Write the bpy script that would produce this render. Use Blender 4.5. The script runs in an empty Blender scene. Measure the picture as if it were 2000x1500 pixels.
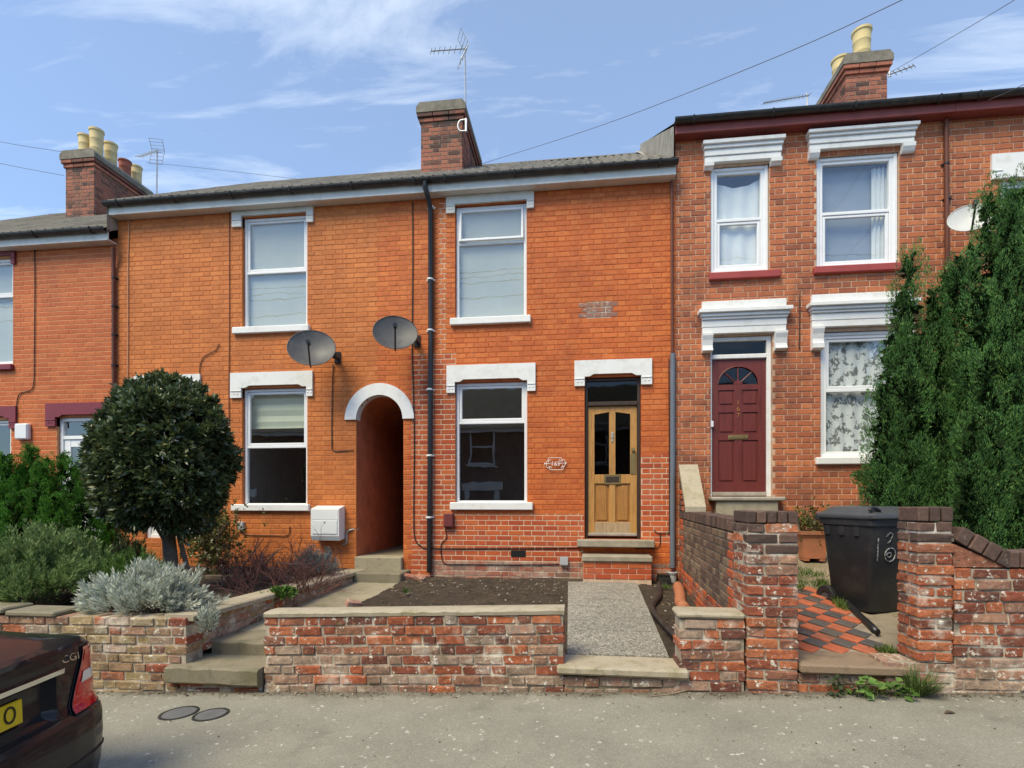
import bpy, math, random
import numpy as np
from mathutils import Vector, Matrix, noise as mnoise
random.seed(7); np.random.seed(7)
scene = bpy.context.scene
COL = scene.collection
# ---------------------------------------------------------------- camera
F = 1050.0; HY = 975.0; PSI = math.atan(F/8500.0); CH = 1.506     # focal length (px of 2000), horizon row, yaw, eye height
CS, SN = math.cos(PSI), math.sin(PSI)
cam = bpy.data.cameras.new('camera'); camo = bpy.data.objects.new('camera', cam); COL.objects.link(camo)
cam.sensor_width = 36; cam.lens = 36*F/2000; cam.shift_y = (HY-750)/2000
cam.clip_start = 0.05; cam.clip_end = 3000
camo.location = (0, 0, CH); camo.rotation_euler = (math.radians(90), 0, PSI)
scene.camera = camo
# ---------------------------------------------------------------- sky, sun, exposure
SUN_EL, SUN_AZ = math.radians(54), math.radians(214)       # azimuth clockwise from +Y
w = bpy.data.worlds.new('World'); scene.world = w; w.use_nodes = True
nt = w.node_tree; nt.nodes.clear()
def wn(t, **k):
    n = nt.nodes.new(t)
    for a, b in k.items(): setattr(n, a, b)
    return n
sky = wn('ShaderNodeTexSky', sky_type='NISHITA', sun_disc=False)
sky.sun_elevation = SUN_EL; sky.sun_rotation = SUN_AZ; sky.air_density = 1.0; sky.dust_density = 0.6; sky.ozone_density = 2.0
tc = wn('ShaderNodeTexCoord'); sep = wn('ShaderNodeSeparateXYZ'); nt.links.new(tc.outputs['Generated'], sep.inputs[0])
mx = wn('ShaderNodeMath', operation='MAXIMUM'); nt.links.new(sep.outputs[2], mx.inputs[0]); mx.inputs[1].default_value = 0.04
dx = wn('ShaderNodeMath', operation='DIVIDE'); nt.links.new(sep.outputs[0], dx.inputs[0]); nt.links.new(mx.outputs[0], dx.inputs[1])
dy = wn('ShaderNodeMath', operation='DIVIDE'); nt.links.new(sep.outputs[1], dy.inputs[0]); nt.links.new(mx.outputs[0], dy.inputs[1])
cmb = wn('ShaderNodeCombineXYZ'); nt.links.new(dx.outputs[0], cmb.inputs[0]); nt.links.new(dy.outputs[0], cmb.inputs[1])
mp = wn('ShaderNodeMapping'); nt.links.new(cmb.outputs[0], mp.inputs[0])
mp.inputs['Rotation'].default_value = (0, 0, math.radians(28)); mp.inputs['Scale'].default_value = (0.8, 2.6, 1)
mp.inputs['Location'].default_value = (0.35, 0.4, 0)
n1 = wn('ShaderNodeTexNoise'); nt.links.new(mp.outputs[0], n1.inputs['Vector'])
n1.inputs['Scale'].default_value = 1.35; n1.inputs['Detail'].default_value = 9; n1.inputs['Roughness'].default_value = 0.62; n1.inputs['Distortion'].default_value = 0.5
cr = wn('ShaderNodeValToRGB'); nt.links.new(n1.outputs[0], cr.inputs[0])
cr.color_ramp.elements[0].position = 0.50; cr.color_ramp.elements[0].color = (0, 0, 0, 1)
cr.color_ramp.elements[1].position = 0.82; cr.color_ramp.elements[1].color = (.55, .55, .55, 1)
tint = wn('ShaderNodeMix', data_type='RGBA', blend_type='MULTIPLY'); tint.inputs[0].default_value = 1
nt.links.new(sky.outputs[0], tint.inputs[6]); tint.inputs[7].default_value = (0.62, 0.86, 1.25, 1)
veil = wn('ShaderNodeMix', data_type='RGBA'); veil.inputs[0].default_value = 0.15       # thin even veil of high cloud
nt.links.new(tint.outputs[2], veil.inputs[6]); veil.inputs[7].default_value = (6.2, 7.8, 11.0, 1)
mixc = wn('ShaderNodeMix', data_type='RGBA')
nt.links.new(cr.outputs[0], mixc.inputs[0]); nt.links.new(veil.outputs[2], mixc.inputs[6]); mixc.inputs[7].default_value = (7.4, 8.2, 10.0, 1)
bg = wn('ShaderNodeBackground'); nt.links.new(mixc.outputs[2], bg.inputs[0]); bg.inputs[1].default_value = 0.109
wo = wn('ShaderNodeOutputWorld'); nt.links.new(bg.outputs[0], wo.inputs[0])
sl = bpy.data.lights.new('sun', 'SUN'); sl.energy = 2.2; sl.angle = math.radians(30); sl.color = (1, 0.91, 0.76)
so = bpy.data.objects.new('sun', sl); COL.objects.link(so)
sd = Vector((math.sin(SUN_AZ)*math.cos(SUN_EL), math.cos(SUN_AZ)*math.cos(SUN_EL), math.sin(SUN_EL)))
so.location = (0, -5, 12); so.rotation_euler = sd.to_track_quat('Z', 'Y').to_euler()
vs = scene.view_settings; vs.view_transform = 'Standard'; vs.look = 'None'; vs.gamma = 1; vs.use_curve_mapping = False; vs.exposure = 0.93
vs.use_white_balance = True; vs.white_balance_temperature = 7900; vs.white_balance_tint = 2

# ---------------------------------------------------------------- pixel helpers (a pixel is a direction; the surface gives the distance)
def at_Y(x, y, Y):
    u = (x-1000)/F; d = Y/(CS+u*SN)
    return Vector((d*(-SN+u*CS), Y, CH+(HY-y)*d/F))
def at_Z(x, y, Z):
    u = (x-1000)/F; d = (CH-Z)*F/(y-HY)
    return Vector((d*(-SN+u*CS), d*(CS+u*SN), Z))
D = 7.81            # facade plane
DW = 4.07           # front of the garden walls
def pxX(x, Y=D): return at_Y(x, 0, Y).x
def pxZ(x, y, Y=D): return at_Y(x, y, Y).z
def pz(X): return 0.042*(X+1.31)      # pavement height: the street climbs to the right
def proj(p):
    r = p[0]*CS+p[1]*SN; d = -p[0]*SN+p[1]*CS
    return 1000+F*r/d, HY-F*(p[2]-CH)/d, d

# ---------------------------------------------------------------- object helpers
WL = {}
def reg(o, loc): WL[o.name] = Vector(loc)
def setpar(o, parent):
    if parent is None: return
    o.parent = parent
    l = WL.get(parent.name, Vector((0, 0, 0)))
    o.matrix_parent_inverse = Matrix.Translation(-l)
def tag(o, label=None, cat=None, group=None, kind=None):
    if label: o['label'] = label
    if cat: o['category'] = cat
    if group: o['group'] = group
    if kind: o['kind'] = kind
    return o
def empty(name, loc, label, cat, group=None):
    o = bpy.data.objects.new(name, None); COL.objects.link(o); o.location = loc; o.empty_display_size = 0.2
    reg(o, loc); return tag(o, label, cat, group)
class MB:
    def __init__(s): s.v = []; s.f = []; s.m = []; s.mi = 0
    def quad(s, a, b, c, d):
        n = len(s.v); s.v += [tuple(a), tuple(b), tuple(c), tuple(d)]; s.f.append((n, n+1, n+2, n+3)); s.m.append(s.mi); return s
    def poly(s, pts):
        n = len(s.v); s.v += [tuple(p) for p in pts]; s.f.append(tuple(range(n, n+len(pts)))); s.m.append(s.mi); return s
    def box(s, x0, x1, y0, y1, z0, z1, M=None, skip=()):
        n = len(s.v)
        P = [(x0,y0,z0),(x1,y0,z0),(x1,y1,z0),(x0,y1,z0),(x0,y0,z1),(x1,y0,z1),(x1,y1,z1),(x0,y1,z1)]
        if M is not None: P = [tuple(M @ Vector(p)) for p in P]
        s.v += P
        for f in ((0,3,2,1),(4,5,6,7),(0,1,5,4),(1,2,6,5),(2,3,7,6),(3,0,4,7)):
            s.f.append(tuple(n+i for i in f)); s.m.append(s.mi)
        return s
    def bbox(s, x0, x1, y0, y1, z0, z1, b=0.006, M=None):
        # box with chamfered edges on all sides
        n = len(s.v); P = []; idx = {}
        X = (x0, x1); Y = (y0, y1); Z = (z0, z1)
        for i in range(2):
            for j in range(2):
                for k in range(2):
                    sx = b if i == 0 else -b; sy = b if j == 0 else -b; sz = b if k == 0 else -b
                    idx[(i,j,k,0)] = len(P); P.append((X[i], Y[j]+sy, Z[k]+sz))
                    idx[(i,j,k,1)] = len(P); P.append((X[i]+sx, Y[j], Z[k]+sz))
                    idx[(i,j,k,2)] = len(P); P.append((X[i]+sx, Y[j]+sy, Z[k]))
        c = Vector(((x0+x1)/2, (y0+y1)/2, (z0+z1)/2)); fs = []
        for i in range(2): fs.append([idx[(i,0,0,0)], idx[(i,1,0,0)], idx[(i,1,1,0)], idx[(i,0,1,0)]])
        for j in range(2): fs.append([idx[(0,j,0,1)], idx[(1,j,0,1)], idx[(1,j,1,1)], idx[(0,j,1,1)]])
        for k in range(2): fs.append([idx[(0,0,k,2)], idx[(1,0,k,2)], idx[(1,1,k,2)], idx[(0,1,k,2)]])
        for i in range(2):
            for j in range(2): fs.append([idx[(i,j,0,0)], idx[(i,j,1,0)], idx[(i,j,1,1)], idx[(i,j,0,1)]])
            for k in range(2): fs.append([idx[(i,0,k,0)], idx[(i,1,k,0)], idx[(i,1,k,2)], idx[(i,0,k,2)]])
        for j in range(2):
            for k in range(2): fs.append([idx[(0,j,k,1)], idx[(1,j,k,1)], idx[(1,j,k,2)], idx[(0,j,k,2)]])
        for i in range(2):
            for j in range(2):
                for k in range(2): fs.append([idx[(i,j,k,0)], idx[(i,j,k,1)], idx[(i,j,k,2)]])
        for f in fs:
            p = [Vector(P[q]) for q in f]; nn = (p[1]-p[0]).cross(p[2]-p[0]); m = sum(p, Vector())/len(p)
            if nn.dot(m-c) < 0: f = f[::-1]
            s.f.append(tuple(n+q for q in f)); s.m.append(s.mi)
        s.v += [tuple(M @ Vector(p)) if M is not None else p for p in P]
        return s
    def prism(s, pts, off):
        # closed polygon pts (3D) extruded by vector off
        n = len(s.v); k = len(pts); off = Vector(off)
        s.v += [tuple(p) for p in pts] + [tuple(Vector(p)+off) for p in pts]
        nn = Vector((0,0,0))
        for i in range(k):
            a = Vector(pts[i]); b = Vector(pts[(i+1) % k]); nn += a.cross(b)
        fl = nn.dot(off) > 0
        A = tuple(range(n, n+k)); B = tuple(range(n+k, n+2*k))
        s.f += [A[::-1] if fl else A, B if fl else B[::-1]]; s.m += [s.mi]*2
        for i in range(k):
            j = (i+1) % k; q = (n+i, n+j, n+k+j, n+k+i)
            s.f.append(q if fl else q[::-1]); s.m.append(s.mi)
        return s
    def tube(s, pts, r, n=6, cap=True):
        pts = [Vector(p) for p in pts]; k = len(pts); rs = r if isinstance(r, (list, tuple)) else [r]*k
        base = len(s.v); up = None
        for i, p in enumerate(pts):
            t = (pts[min(i+1, k-1)]-pts[max(i-1, 0)]).normalized()
            if up is None:
                up = Vector((0,0,1)) if abs(t.z) < 0.9 else Vector((1,0,0))
            a = t.cross(up); a = a.normalized() if a.length > 1e-6 else t.orthogonal().normalized()
            b = a.cross(t).normalized(); up = b
            for j in range(n):
                an = 2*math.pi*j/n; s.v.append(tuple(p+(a*math.cos(an)+b*math.sin(an))*rs[i]))
        for i in range(k-1):
            for j in range(n):
                q = (base+i*n+j, base+i*n+(j+1) % n, base+(i+1)*n+(j+1) % n, base+(i+1)*n+j)
                s.f.append(q); s.m.append(s.mi)
        if cap:
            s.f.append(tuple(base+j for j in range(n))[::-1]); s.f.append(tuple(base+(k-1)*n+j for j in range(n))); s.m += [s.mi]*2
        return s
    def lathe(s, prof, c, n=16, M=None):
        base = len(s.v); c = Vector(c)
        for (r, z) in prof:
            for j in range(n):
                a = 2*math.pi*j/n; p = Vector((r*math.cos(a), r*math.sin(a), z))
                if M is not None: p = M @ p
                s.v.append(tuple(p+c))
        for i in range(len(prof)-1):
            for j in range(n):
                s.f.append((base+i*n+j, base+i*n+(j+1) % n, base+(i+1)*n+(j+1) % n, base+(i+1)*n+j)); s.m.append(s.mi)
        return s
    def grid(s, P):
        h = len(P); w_ = len(P[0]); base = len(s.v)
        for r in P: s.v += [tuple(p) for p in r]
        for i in range(h-1):
            for j in range(w_-1):
                s.f.append((base+i*w_+j, base+i*w_+j+1, base+(i+1)*w_+j+1, base+(i+1)*w_+j)); s.m.append(s.mi)
        return s
    def mesh(s, name, mats, smooth=False):
        me = bpy.data.meshes.new(name); me.from_pydata(s.v, [], s.f)
        mats = mats if isinstance(mats, (list, tuple)) else [mats]
        for m in mats: me.materials.append(m)
        if len(mats) > 1: me.polygons.foreach_set('material_index', s.m)
        if smooth: me.polygons.foreach_set('use_smooth', [True]*len(me.polygons))
        me.update(); return me
    def build(s, name, mats, parent=None, smooth=False, origin=None):
        if origin is not None:
            ox, oy, oz = origin; s.v = [(x-ox, y-oy, z-oz) for x, y, z in s.v]
        o = bpy.data.objects.new(name, s.mesh(name, mats, smooth)); COL.objects.link(o)
        if origin is not None: o.location = origin; reg(o, origin)
        setpar(o, parent); return o
def smooth_by_angle(o, ang=40):
    me = o.data
    me.polygons.foreach_set('use_smooth', [True]*len(me.polygons)); me.set_sharp_from_angle(angle=math.radians(ang))
def inst(name, me, loc, rot=(0,0,0), sc=(1,1,1), parent=None):
    o = bpy.data.objects.new(name, me); COL.objects.link(o); o.location = loc; o.rotation_euler = rot; o.scale = sc
    setpar(o, parent); return o
def np_mesh(name, V, Fq, mat_, parent=None, origin=None):
    # V (n,3), Fq (m,4) or (m,3) numpy
    if origin is not None: V = V-np.array(origin)
    me = bpy.data.meshes.new(name); k = Fq.shape[1]
    me.vertices.add(len(V)); me.vertices.foreach_set('co', V.astype(np.float32).ravel())
    me.loops.add(Fq.size); me.loops.foreach_set('vertex_index', Fq.astype(np.int32).ravel())
    me.polygons.add(len(Fq)); me.polygons.foreach_set('loop_start', np.arange(0, Fq.size, k, dtype=np.int32))
    me.update(calc_edges=True); me.materials.append(mat_)
    o = bpy.data.objects.new(name, me); COL.objects.link(o)
    if origin is not None: o.location = origin; reg(o, origin)
    setpar(o, parent); return o
def text_mesh(txt, size, depth=0.003):
    cu = bpy.data.curves.new('lettering', 'FONT'); cu.body = txt; cu.size = size; cu.extrude = depth; cu.align_x = 'CENTER'; cu.align_y = 'CENTER'
    o = bpy.data.objects.new('lettering_tmp', cu); COL.objects.link(o)
    bpy.context.view_layer.update()
    me = bpy.data.meshes.new_from_object(o.evaluated_get(bpy.context.evaluated_depsgraph_get()))
    bpy.data.objects.remove(o); return me

# ---------------------------------------------------------------- materials
class NT:
    def __init__(s, name):
        s.m = bpy.data.materials.new(name); s.m.use_nodes = True; s.t = s.m.node_tree; s.t.nodes.clear()
        s.out = s.n('ShaderNodeOutputMaterial')
    def n(s, t, **k):
        x = s.t.nodes.new(t)
        for a, b in k.items(): setattr(x, a, b)
        return x
    def l(s, a, b): s.t.links.new(a, b)
    def pos(s):
        if not hasattr(s, '_p'): s._p = s.n('ShaderNodeNewGeometry')
        return s._p.outputs['Position']
    def noise(s, scale, detail=4, rough=0.6, vec=None, stretch=None, dist=0):
        x = s.n('ShaderNodeTexNoise'); v = vec or s.pos()
        if stretch:
            m = s.n('ShaderNodeMapping'); m.inputs['Scale'].default_value = stretch; s.l(v, m.inputs[0]); v = m.outputs[0]
        s.l(v, x.inputs['Vector']); x.inputs['Scale'].default_value = scale; x.inputs['Detail'].default_value = detail
        x.inputs['Roughness'].default_value = rough; x.inputs['Distortion'].default_value = dist
        return x.outputs[0]
    def math(s, op, a, b=None, c=None, clamp=False):
        x = s.n('ShaderNodeMath', operation=op); x.use_clamp = clamp
        for i, q in enumerate((a, b, c)):
            if q is None: continue
            if isinstance(q, (int, float)): x.inputs[i].default_value = q
            else: s.l(q, x.inputs[i])
        return x.outputs[0]
    def ramp(s, fac, stops, interp='LINEAR'):
        x = s.n('ShaderNodeValToRGB'); s.l(fac, x.inputs[0]); e = x.color_ramp; e.interpolation = interp
        while len(e.elements) < len(stops): e.elements.new(0.5)
        for q, (p, c) in zip(e.elements, stops):
            q.position = p; q.color = (*c, 1) if len(c) == 3 else c
        return x.outputs[0]
    def step(s, fac, a, b): return s.ramp(fac, [(a, (0,0,0)), (b, (1,1,1))])
    def mix(s, fac, a, b, blend='MIX'):
        x = s.n('ShaderNodeMix', data_type='RGBA', blend_type=blend)
        for i, q in ((0, fac), (6, a), (7, b)):
            if isinstance(q, (int, float)): x.inputs[i].default_value = q
            elif isinstance(q, tuple): x.inputs[i].default_value = (*q, 1)
            else: s.l(q, x.inputs[i])
        return x.outputs[2]
    def rnd(s):
        # one number per brick, whether it is an object of its own or an island of a joined mesh
        s.pos(); o = s.n('ShaderNodeObjectInfo')
        return s.math('FRACT', s.math('ADD', s._p.outputs['Random Per Island'], s.math('MULTIPLY', o.outputs['Random'], 7.31)))
    def bump(s, h, strength=0.3, dist=0.01):
        b = s.n('ShaderNodeBump'); b.inputs['Strength'].default_value = strength; b.inputs['Distance'].default_value = dist
        s.l(h, b.inputs['Height']); return b.outputs[0]
    def surf(s, col, rough=0.8, normal=None, metallic=0, spec=0.5, **k):
        p = s.n('ShaderNodeBsdfPrincipled')
        for nm, q in (('Base Color', col), ('Roughness', rough), ('Metallic', metallic), ('Specular IOR Level', spec)):
            i = p.inputs[nm]
            if isinstance(q, tuple): i.default_value = (*q, 1)
            elif isinstance(q, (int, float)): i.default_value = q
            else: s.l(q, i)
        if normal is not None: s.l(normal, p.inputs['Normal'])
        for a, b in k.items(): p.inputs[a.replace('_', ' ')].default_value = b
        s.l(p.outputs[0], s.out.inputs[0]); s.p = p; return s.m
M = {}
def plain(name, col, rough=0.6, metallic=0, var=0.12, scale=6, bump=0.0, bscale=60, spec=0.5, dirt=None, **k):
    t = NT(name); c = t.mix(1.0, col, t.ramp(t.noise(scale), [(0.3, (1-var,)*3), (0.7, (1+var,)*3)]), 'MULTIPLY')
    if dirt: c = t.mix(t.math('MULTIPLY', t.step(t.noise(dirt[1], 6, 0.7), 0.48, 0.72), dirt[2]), c, dirt[0])
    nm = t.bump(t.noise(bscale, 5), bump, 0.004) if bump else None
    M[name] = t.surf(c, rough, nm, metallic, spec, **k); return M[name]
def brick(name, stops, mott=0.22, mscale=38, patches=(), bump=0.5, rough=0.85, broad=0.12, bdist=0.006):
    t = NT(name); r = t.rnd(); c = t.ramp(r, stops)
    c = t.mix(1.0, c, t.ramp(t.noise(mscale, 5, 0.65), [(0.25, (1-mott,)*3), (0.75, (1+mott,)*3)]), 'MULTIPLY')
    c = t.mix(1.0, c, t.ramp(t.noise(1.1, 3), [(0.3, (1-broad,)*3), (0.7, (1+broad,)*3)]), 'MULTIPLY')
    for q in patches:
        (pc, sc, a, b, st) = q[:5]
        c = t.mix(t.math('MULTIPLY', t.step(t.noise(sc, 7, 0.68, stretch=q[5] if len(q) > 5 else None), a, b), st), c, pc)
    h = t.noise(mscale*1.6, 6, 0.7)
    M[name] = t.surf(c, rough, t.bump(h, bump, bdist)); return M[name]
# painted brick: 163 and 165, 161 a little redder
STR = (5, 5, .55)
brick('paint_163', [(0, (.48,.135,.030)), (.5, (.54,.155,.034)), (1, (.60,.185,.046))], .13, 22, [((.36,.085,.026), 2.3, .50, .74, .42), ((.30,.075,.026), 1.3, .55, .76, .40, STR), ((.66,.27,.11), 3.1, .58, .74, .4)], .45, .7, .14, .004)
brick('paint_165', [(0, (.48,.102,.022)), (.5, (.55,.127,.027)), (1, (.605,.160,.037))], .17, 20, [((.33,.066,.020), 2.1, .5, .72, .48), ((.62,.20,.065), 4.3, .55, .70, .45), ((.28,.060,.020), 1.2, .55, .76, .40, STR), ((.66,.30,.15), 30, .68, .72, .6)], .65, .7, .15, .005)
brick('paint_161', [(0, (.47,.100,.025)), (.5, (.52,.120,.030)), (1, (.55,.145,.042))], .10, 22, [((.38,.08,.028), 2.3, .52, .74, .4), ((.30,.07,.03), 1.3, .54, .74, .5, STR)], .3, .7, .12, .003)
brick('red_165', [(0, (.36,.062,.022)), (.4, (.47,.085,.026)), (.75, (.52,.120,.035)), (1, (.43,.10,.05))], .18, 26, [((.45,.20,.13), 6, .58, .74, .5)], .5)
brick('plinth_165', [(0, (.30,.09,.06)), (.4, (.40,.15,.10)), (.7, (.36,.20,.15)), (1, (.22,.12,.09))], .25, 26, [((.52,.40,.33), 7, .5, .66, .75), ((.07,.055,.045), 4.5, .58, .75, .6)], .7)
brick('spalled', [(0, (.34,.17,.12)), (1, (.26,.13,.10))], .35, 40, [((.55,.45,.38), 16, .54, .66, .8), ((.52,.13,.035), 9, .58, .64, 1)], .9)
brick('stock_167', [(0, (.28,.085,.045)), (.15, (.38,.110,.050)), (.6, (.47,.138,.056)), (1, (.54,.175,.072))], .22, 30, [((.13,.055,.038), 1.35, .53, .72, .75), ((.36,.24,.18), 8, .62, .78, .4), ((.14,.06,.04), 4.5, .58, .74, .5)], .5)
LICH = ((.74,.71,.62), 23, .585, .635, .9); LIME = ((.66,.60,.50), 3.6, .56, .66, .55); GRIME = ((.060,.046,.036), 4.2, .53, .70, .72); MOSS = ((.15,.14,.055), 5.2, .60, .74, .55)
brick('old_red', [(0, (.13,.05,.036)), (.18, (.26,.070,.038)), (.45, (.38,.100,.044)), (.7, (.47,.150,.066)), (.88, (.22,.10,.07)), (1, (.42,.24,.16))], .42, 24,
      [((.52,.22,.11), 15, .56, .66, .6), LIME, GRIME, MOSS, LICH], 1.0, .92, .18, .014)
brick('old_grey', [(0, (.30,.20,.14)), (.4, (.38,.27,.20)), (.7, (.30,.14,.085)), (1, (.44,.35,.28))], .40, 24, [((.42,.14,.07), 6, .58, .70, .6), LIME, GRIME, MOSS, LICH], 1.0, .92, .18, .014)
brick('old_stock', [(0, (.17,.11,.068)), (.3, (.31,.21,.11)), (.6, (.38,.27,.15)), (.85, (.27,.135,.08)), (1, (.43,.33,.22))], .40, 24, [LIME, GRIME, ((.26,.23,.085), 4.4, .52, .70, .6), LICH], 1.0, .92, .18, .014)
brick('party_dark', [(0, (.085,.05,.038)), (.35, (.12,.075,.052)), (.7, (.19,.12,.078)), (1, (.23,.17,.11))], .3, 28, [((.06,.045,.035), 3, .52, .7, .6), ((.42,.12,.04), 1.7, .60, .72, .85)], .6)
brick('coping_dark', [(0, (.055,.036,.030)), (.5, (.10,.06,.048)), (1, (.16,.09,.07))], .3, 30, [((.30,.26,.22), 15, .60, .68, .6)], .7)
brick('chimney_red', [(0, (.07,.035,.028)), (.3, (.26,.085,.055)), (.65, (.38,.13,.08)), (1, (.30,.10,.06))], .25, 26, [((.055,.045,.038), 2.0, .50, .66, .85), ((.33,.31,.22), 7, .62, .76, .4)], .6)
brick('opp_brick', [(0, (.10,.045,.03)), (.5, (.16,.065,.04)), (1, (.20,.08,.05))], .2, 20)
def mortar(name, col, var=.2, patches=()):
    t = NT(name); c = t.mix(1.0, col, t.ramp(t.noise(14, 6), [(0.3, (1-var,)*3), (0.7, (1+var,)*3)]), 'MULTIPLY')
    for (pc, sc, a, b, st) in patches: c = t.mix(t.math('MULTIPLY', t.step(t.noise(sc, 7, .68), a, b), st), c, pc)
    M[name] = t.surf(c, .92, t.bump(t.noise(120, 4), .5, .004))
mortar('mort_163', (.50,.150,.045), .18, [((.34,.085,.028), 3.2, .48, .70, .4), ((.66,.30,.13), 5, .56, .70, .7)])
mortar('mort_165', (.47,.105,.028), .18, [((.62,.27,.13), 4, .58, .70, .75), ((.32,.065,.022), 3.1, .5, .72, .4)])
mortar('mort_161', (.62,.29,.14), .12)
mortar('mort_light', (.62,.44,.31), .2)
mortar('mort_167', (.58,.39,.27), .2, [((.28,.16,.105), 1.35, .52, .72, .7)])
mortar('mort_old', (.40,.34,.265), .35, [((.72,.67,.58), 3.6, .52, .66, .85), ((.085,.065,.048), 4.2, .50, .68, .85), ((.16,.15,.06), 5.2, .58, .72, .6)])
mortar('mort_soot', (.27,.22,.17), .3)
plain('paint_white', (.80,.80,.78), .55, var=.04, scale=3, bump=.2, bscale=40, dirt=((.46,.42,.35), 6, .45))
plain('paint_white_old', (.66,.655,.62), .6, var=.06, scale=3, bump=.15, bscale=40, dirt=((.36,.34,.30), 4.5, .45))
plain('upvc', (.82,.83,.84), .32, var=.02, scale=2, dirt=((.60,.60,.58), 7, .2))
plain('maroon_paint', (.20,.022,.035), .5, var=.1, bump=.1)
plain('red_sill', (.36,.055,.045), .5, var=.1, bump=.1)
plain('red_fascia', (.24,.050,.042), .55, var=.15, bump=.1)
plain('black_plastic', (.016,.016,.018), .38, var=.15)
plain('gutter_black', (.020,.020,.020), .45, var=.2, dirt=((.08,.075,.065), 6, .5))
plain('grey_pipe', (.13,.155,.19), .45, var=.1)
plain('cable_black', (.020,.016,.014), .6)
plain('cable_brown', (.13,.035,.018), .6)
plain('cable_tan', (.55,.30,.18), .6)
plain('galv', (.42,.43,.44), .45, metallic=.7)
plain('lead', (.36,.38,.40), .6, dirt=((.55,.56,.56), 6, .5))
plain('cement', (.36,.33,.28), .9, var=.25, scale=5, bump=.5, bscale=70, dirt=((.14,.12,.10), 4, .6))
plain('cap_stone', (.20,.18,.145), .95, var=.3, scale=7, bump=.7, bscale=50, dirt=((.09,.085,.06), 4, .6))
plain('pot_cream', (.62,.49,.24), .7, var=.12, scale=5, dirt=((.35,.26,.14), 5, .4))
plain('pot_band', (.30,.15,.07), .7)
plain('pot_red', (.34,.09,.055), .75, var=.15)
plain('dish_grey', (.062,.062,.066), .55, var=.12, scale=4, dirt=((.20,.20,.18), 5, .35))
plain('dish_pale', (.52,.52,.50), .55, var=.06)
plain('brass', (.34,.25,.11), .42, metallic=.7, var=.2)
plain('silver', (.62,.62,.60), .35, metallic=.6)
plain('room_wall', (.30,.28,.25), .9)
plain('net', (.74,.76,.76), .9, var=.05); plain('sky_reflection', (.43,.45,.40), .9, var=.08, scale=1.2); plain('sky_reflection_grey', (.27,.31,.37), .9, var=.04)  # last two: sky reflection put into the colour of sheets behind upper panes
plain('blind', (.62,.65,.52), .85, var=.04)
plain('box_white', (.76,.78,.79), .45, var=.02)
plain('box_grey', (.42,.43,.45), .5, var=.05)
plain('box_maroon', (.16,.035,.035), .5)
plain('step_stone', (.33,.29,.22), .9, var=.2, scale=6, bump=.5, bscale=60, dirt=((.17,.15,.10), 4, .6))
plain('passage', (.48,.15,.070), .85, var=.2, scale=4, bump=.35, bscale=30, dirt=((.20,.08,.045), 3, .5))
def roofmat():
    t = NT('roof_tile'); r = t.rnd()
    c = t.ramp(r, [(0, (.105,.095,.080)), (.5, (.15,.135,.11)), (1, (.19,.17,.14))])
    c = t.mix(t.math('MULTIPLY', t.step(t.noise(9, 6, .7), .5, .68), .5), c, (.26,.24,.19))
    c = t.mix(t.math('MULTIPLY', t.step(t.noise(4, 5), .55, .7), .5), c, (.05,.05,.042))
    M['roof_tile'] = t.surf(c, .92, t.bump(t.noise(90, 5), .5, .004))
roofmat()
def woodmat(name, a, b, dark, scale=5):
    t = NT(name); g = t.noise(scale, 6, .6, stretch=(14, 14, .9), dist=.6)
    c = t.ramp(g, [(.25, dark), (.45, b), (.75, a)])
    c = t.mix(t.math('MULTIPLY', t.step(t.noise(3.2, 4), .56, .75), .45), c, dark)
    M[name] = t.surf(c, .5, t.bump(g, .2, .003))
woodmat('door_wood', (.56,.31,.10), (.47,.23,.065), (.26,.12,.035))
woodmat('door_panel', (.47,.24,.07), (.37,.16,.04), (.22,.09,.022))
woodmat('door_worn', (.50,.38,.25), (.40,.27,.15), (.22,.13,.07))
woodmat('frame_brown', (.060,.035,.022), (.042,.024,.016), (.028,.016,.011))
woodmat('door_maroon', (.175,.034,.026), (.145,.024,.020), (.085,.015,.014), 3)
def glassmat(name, ior=2.2, rough=0.0, tintc=(.80,.86,.86)):
    t = NT(name); lw = t.n('ShaderNodeLayerWeight'); lw.inputs[0].default_value = .5; f0 = ((ior-1)/(ior+1))**2
    fr = t.math('ADD', t.math('MULTIPLY', t.math('POWER', lw.outputs['Facing'], 5.0), 1-f0), f0)
    tr = t.n('ShaderNodeBsdfTransparent'); tr.inputs[0].default_value = (*tintc, 1)
    gl = t.n('ShaderNodeBsdfGlossy'); gl.inputs['Roughness'].default_value = rough; gl.inputs[0].default_value = (.95, .98, 1, 1)
    b = t.bump(t.noise(2.2, 2), .05, .02); t.l(b, gl.inputs['Normal'])
    mx_ = t.n('ShaderNodeMixShader'); t.l(fr, mx_.inputs[0]); t.l(tr.outputs[0], mx_.inputs[1]); t.l(gl.outputs[0], mx_.inputs[2])
    t.l(mx_.outputs[0], t.out.inputs[0]); M[name] = t.m
glassmat('glass', 2.2, 0, (.93,.96,.96)); glassmat('glass_old', 1.45, .02, (.55,.52,.48))
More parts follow.
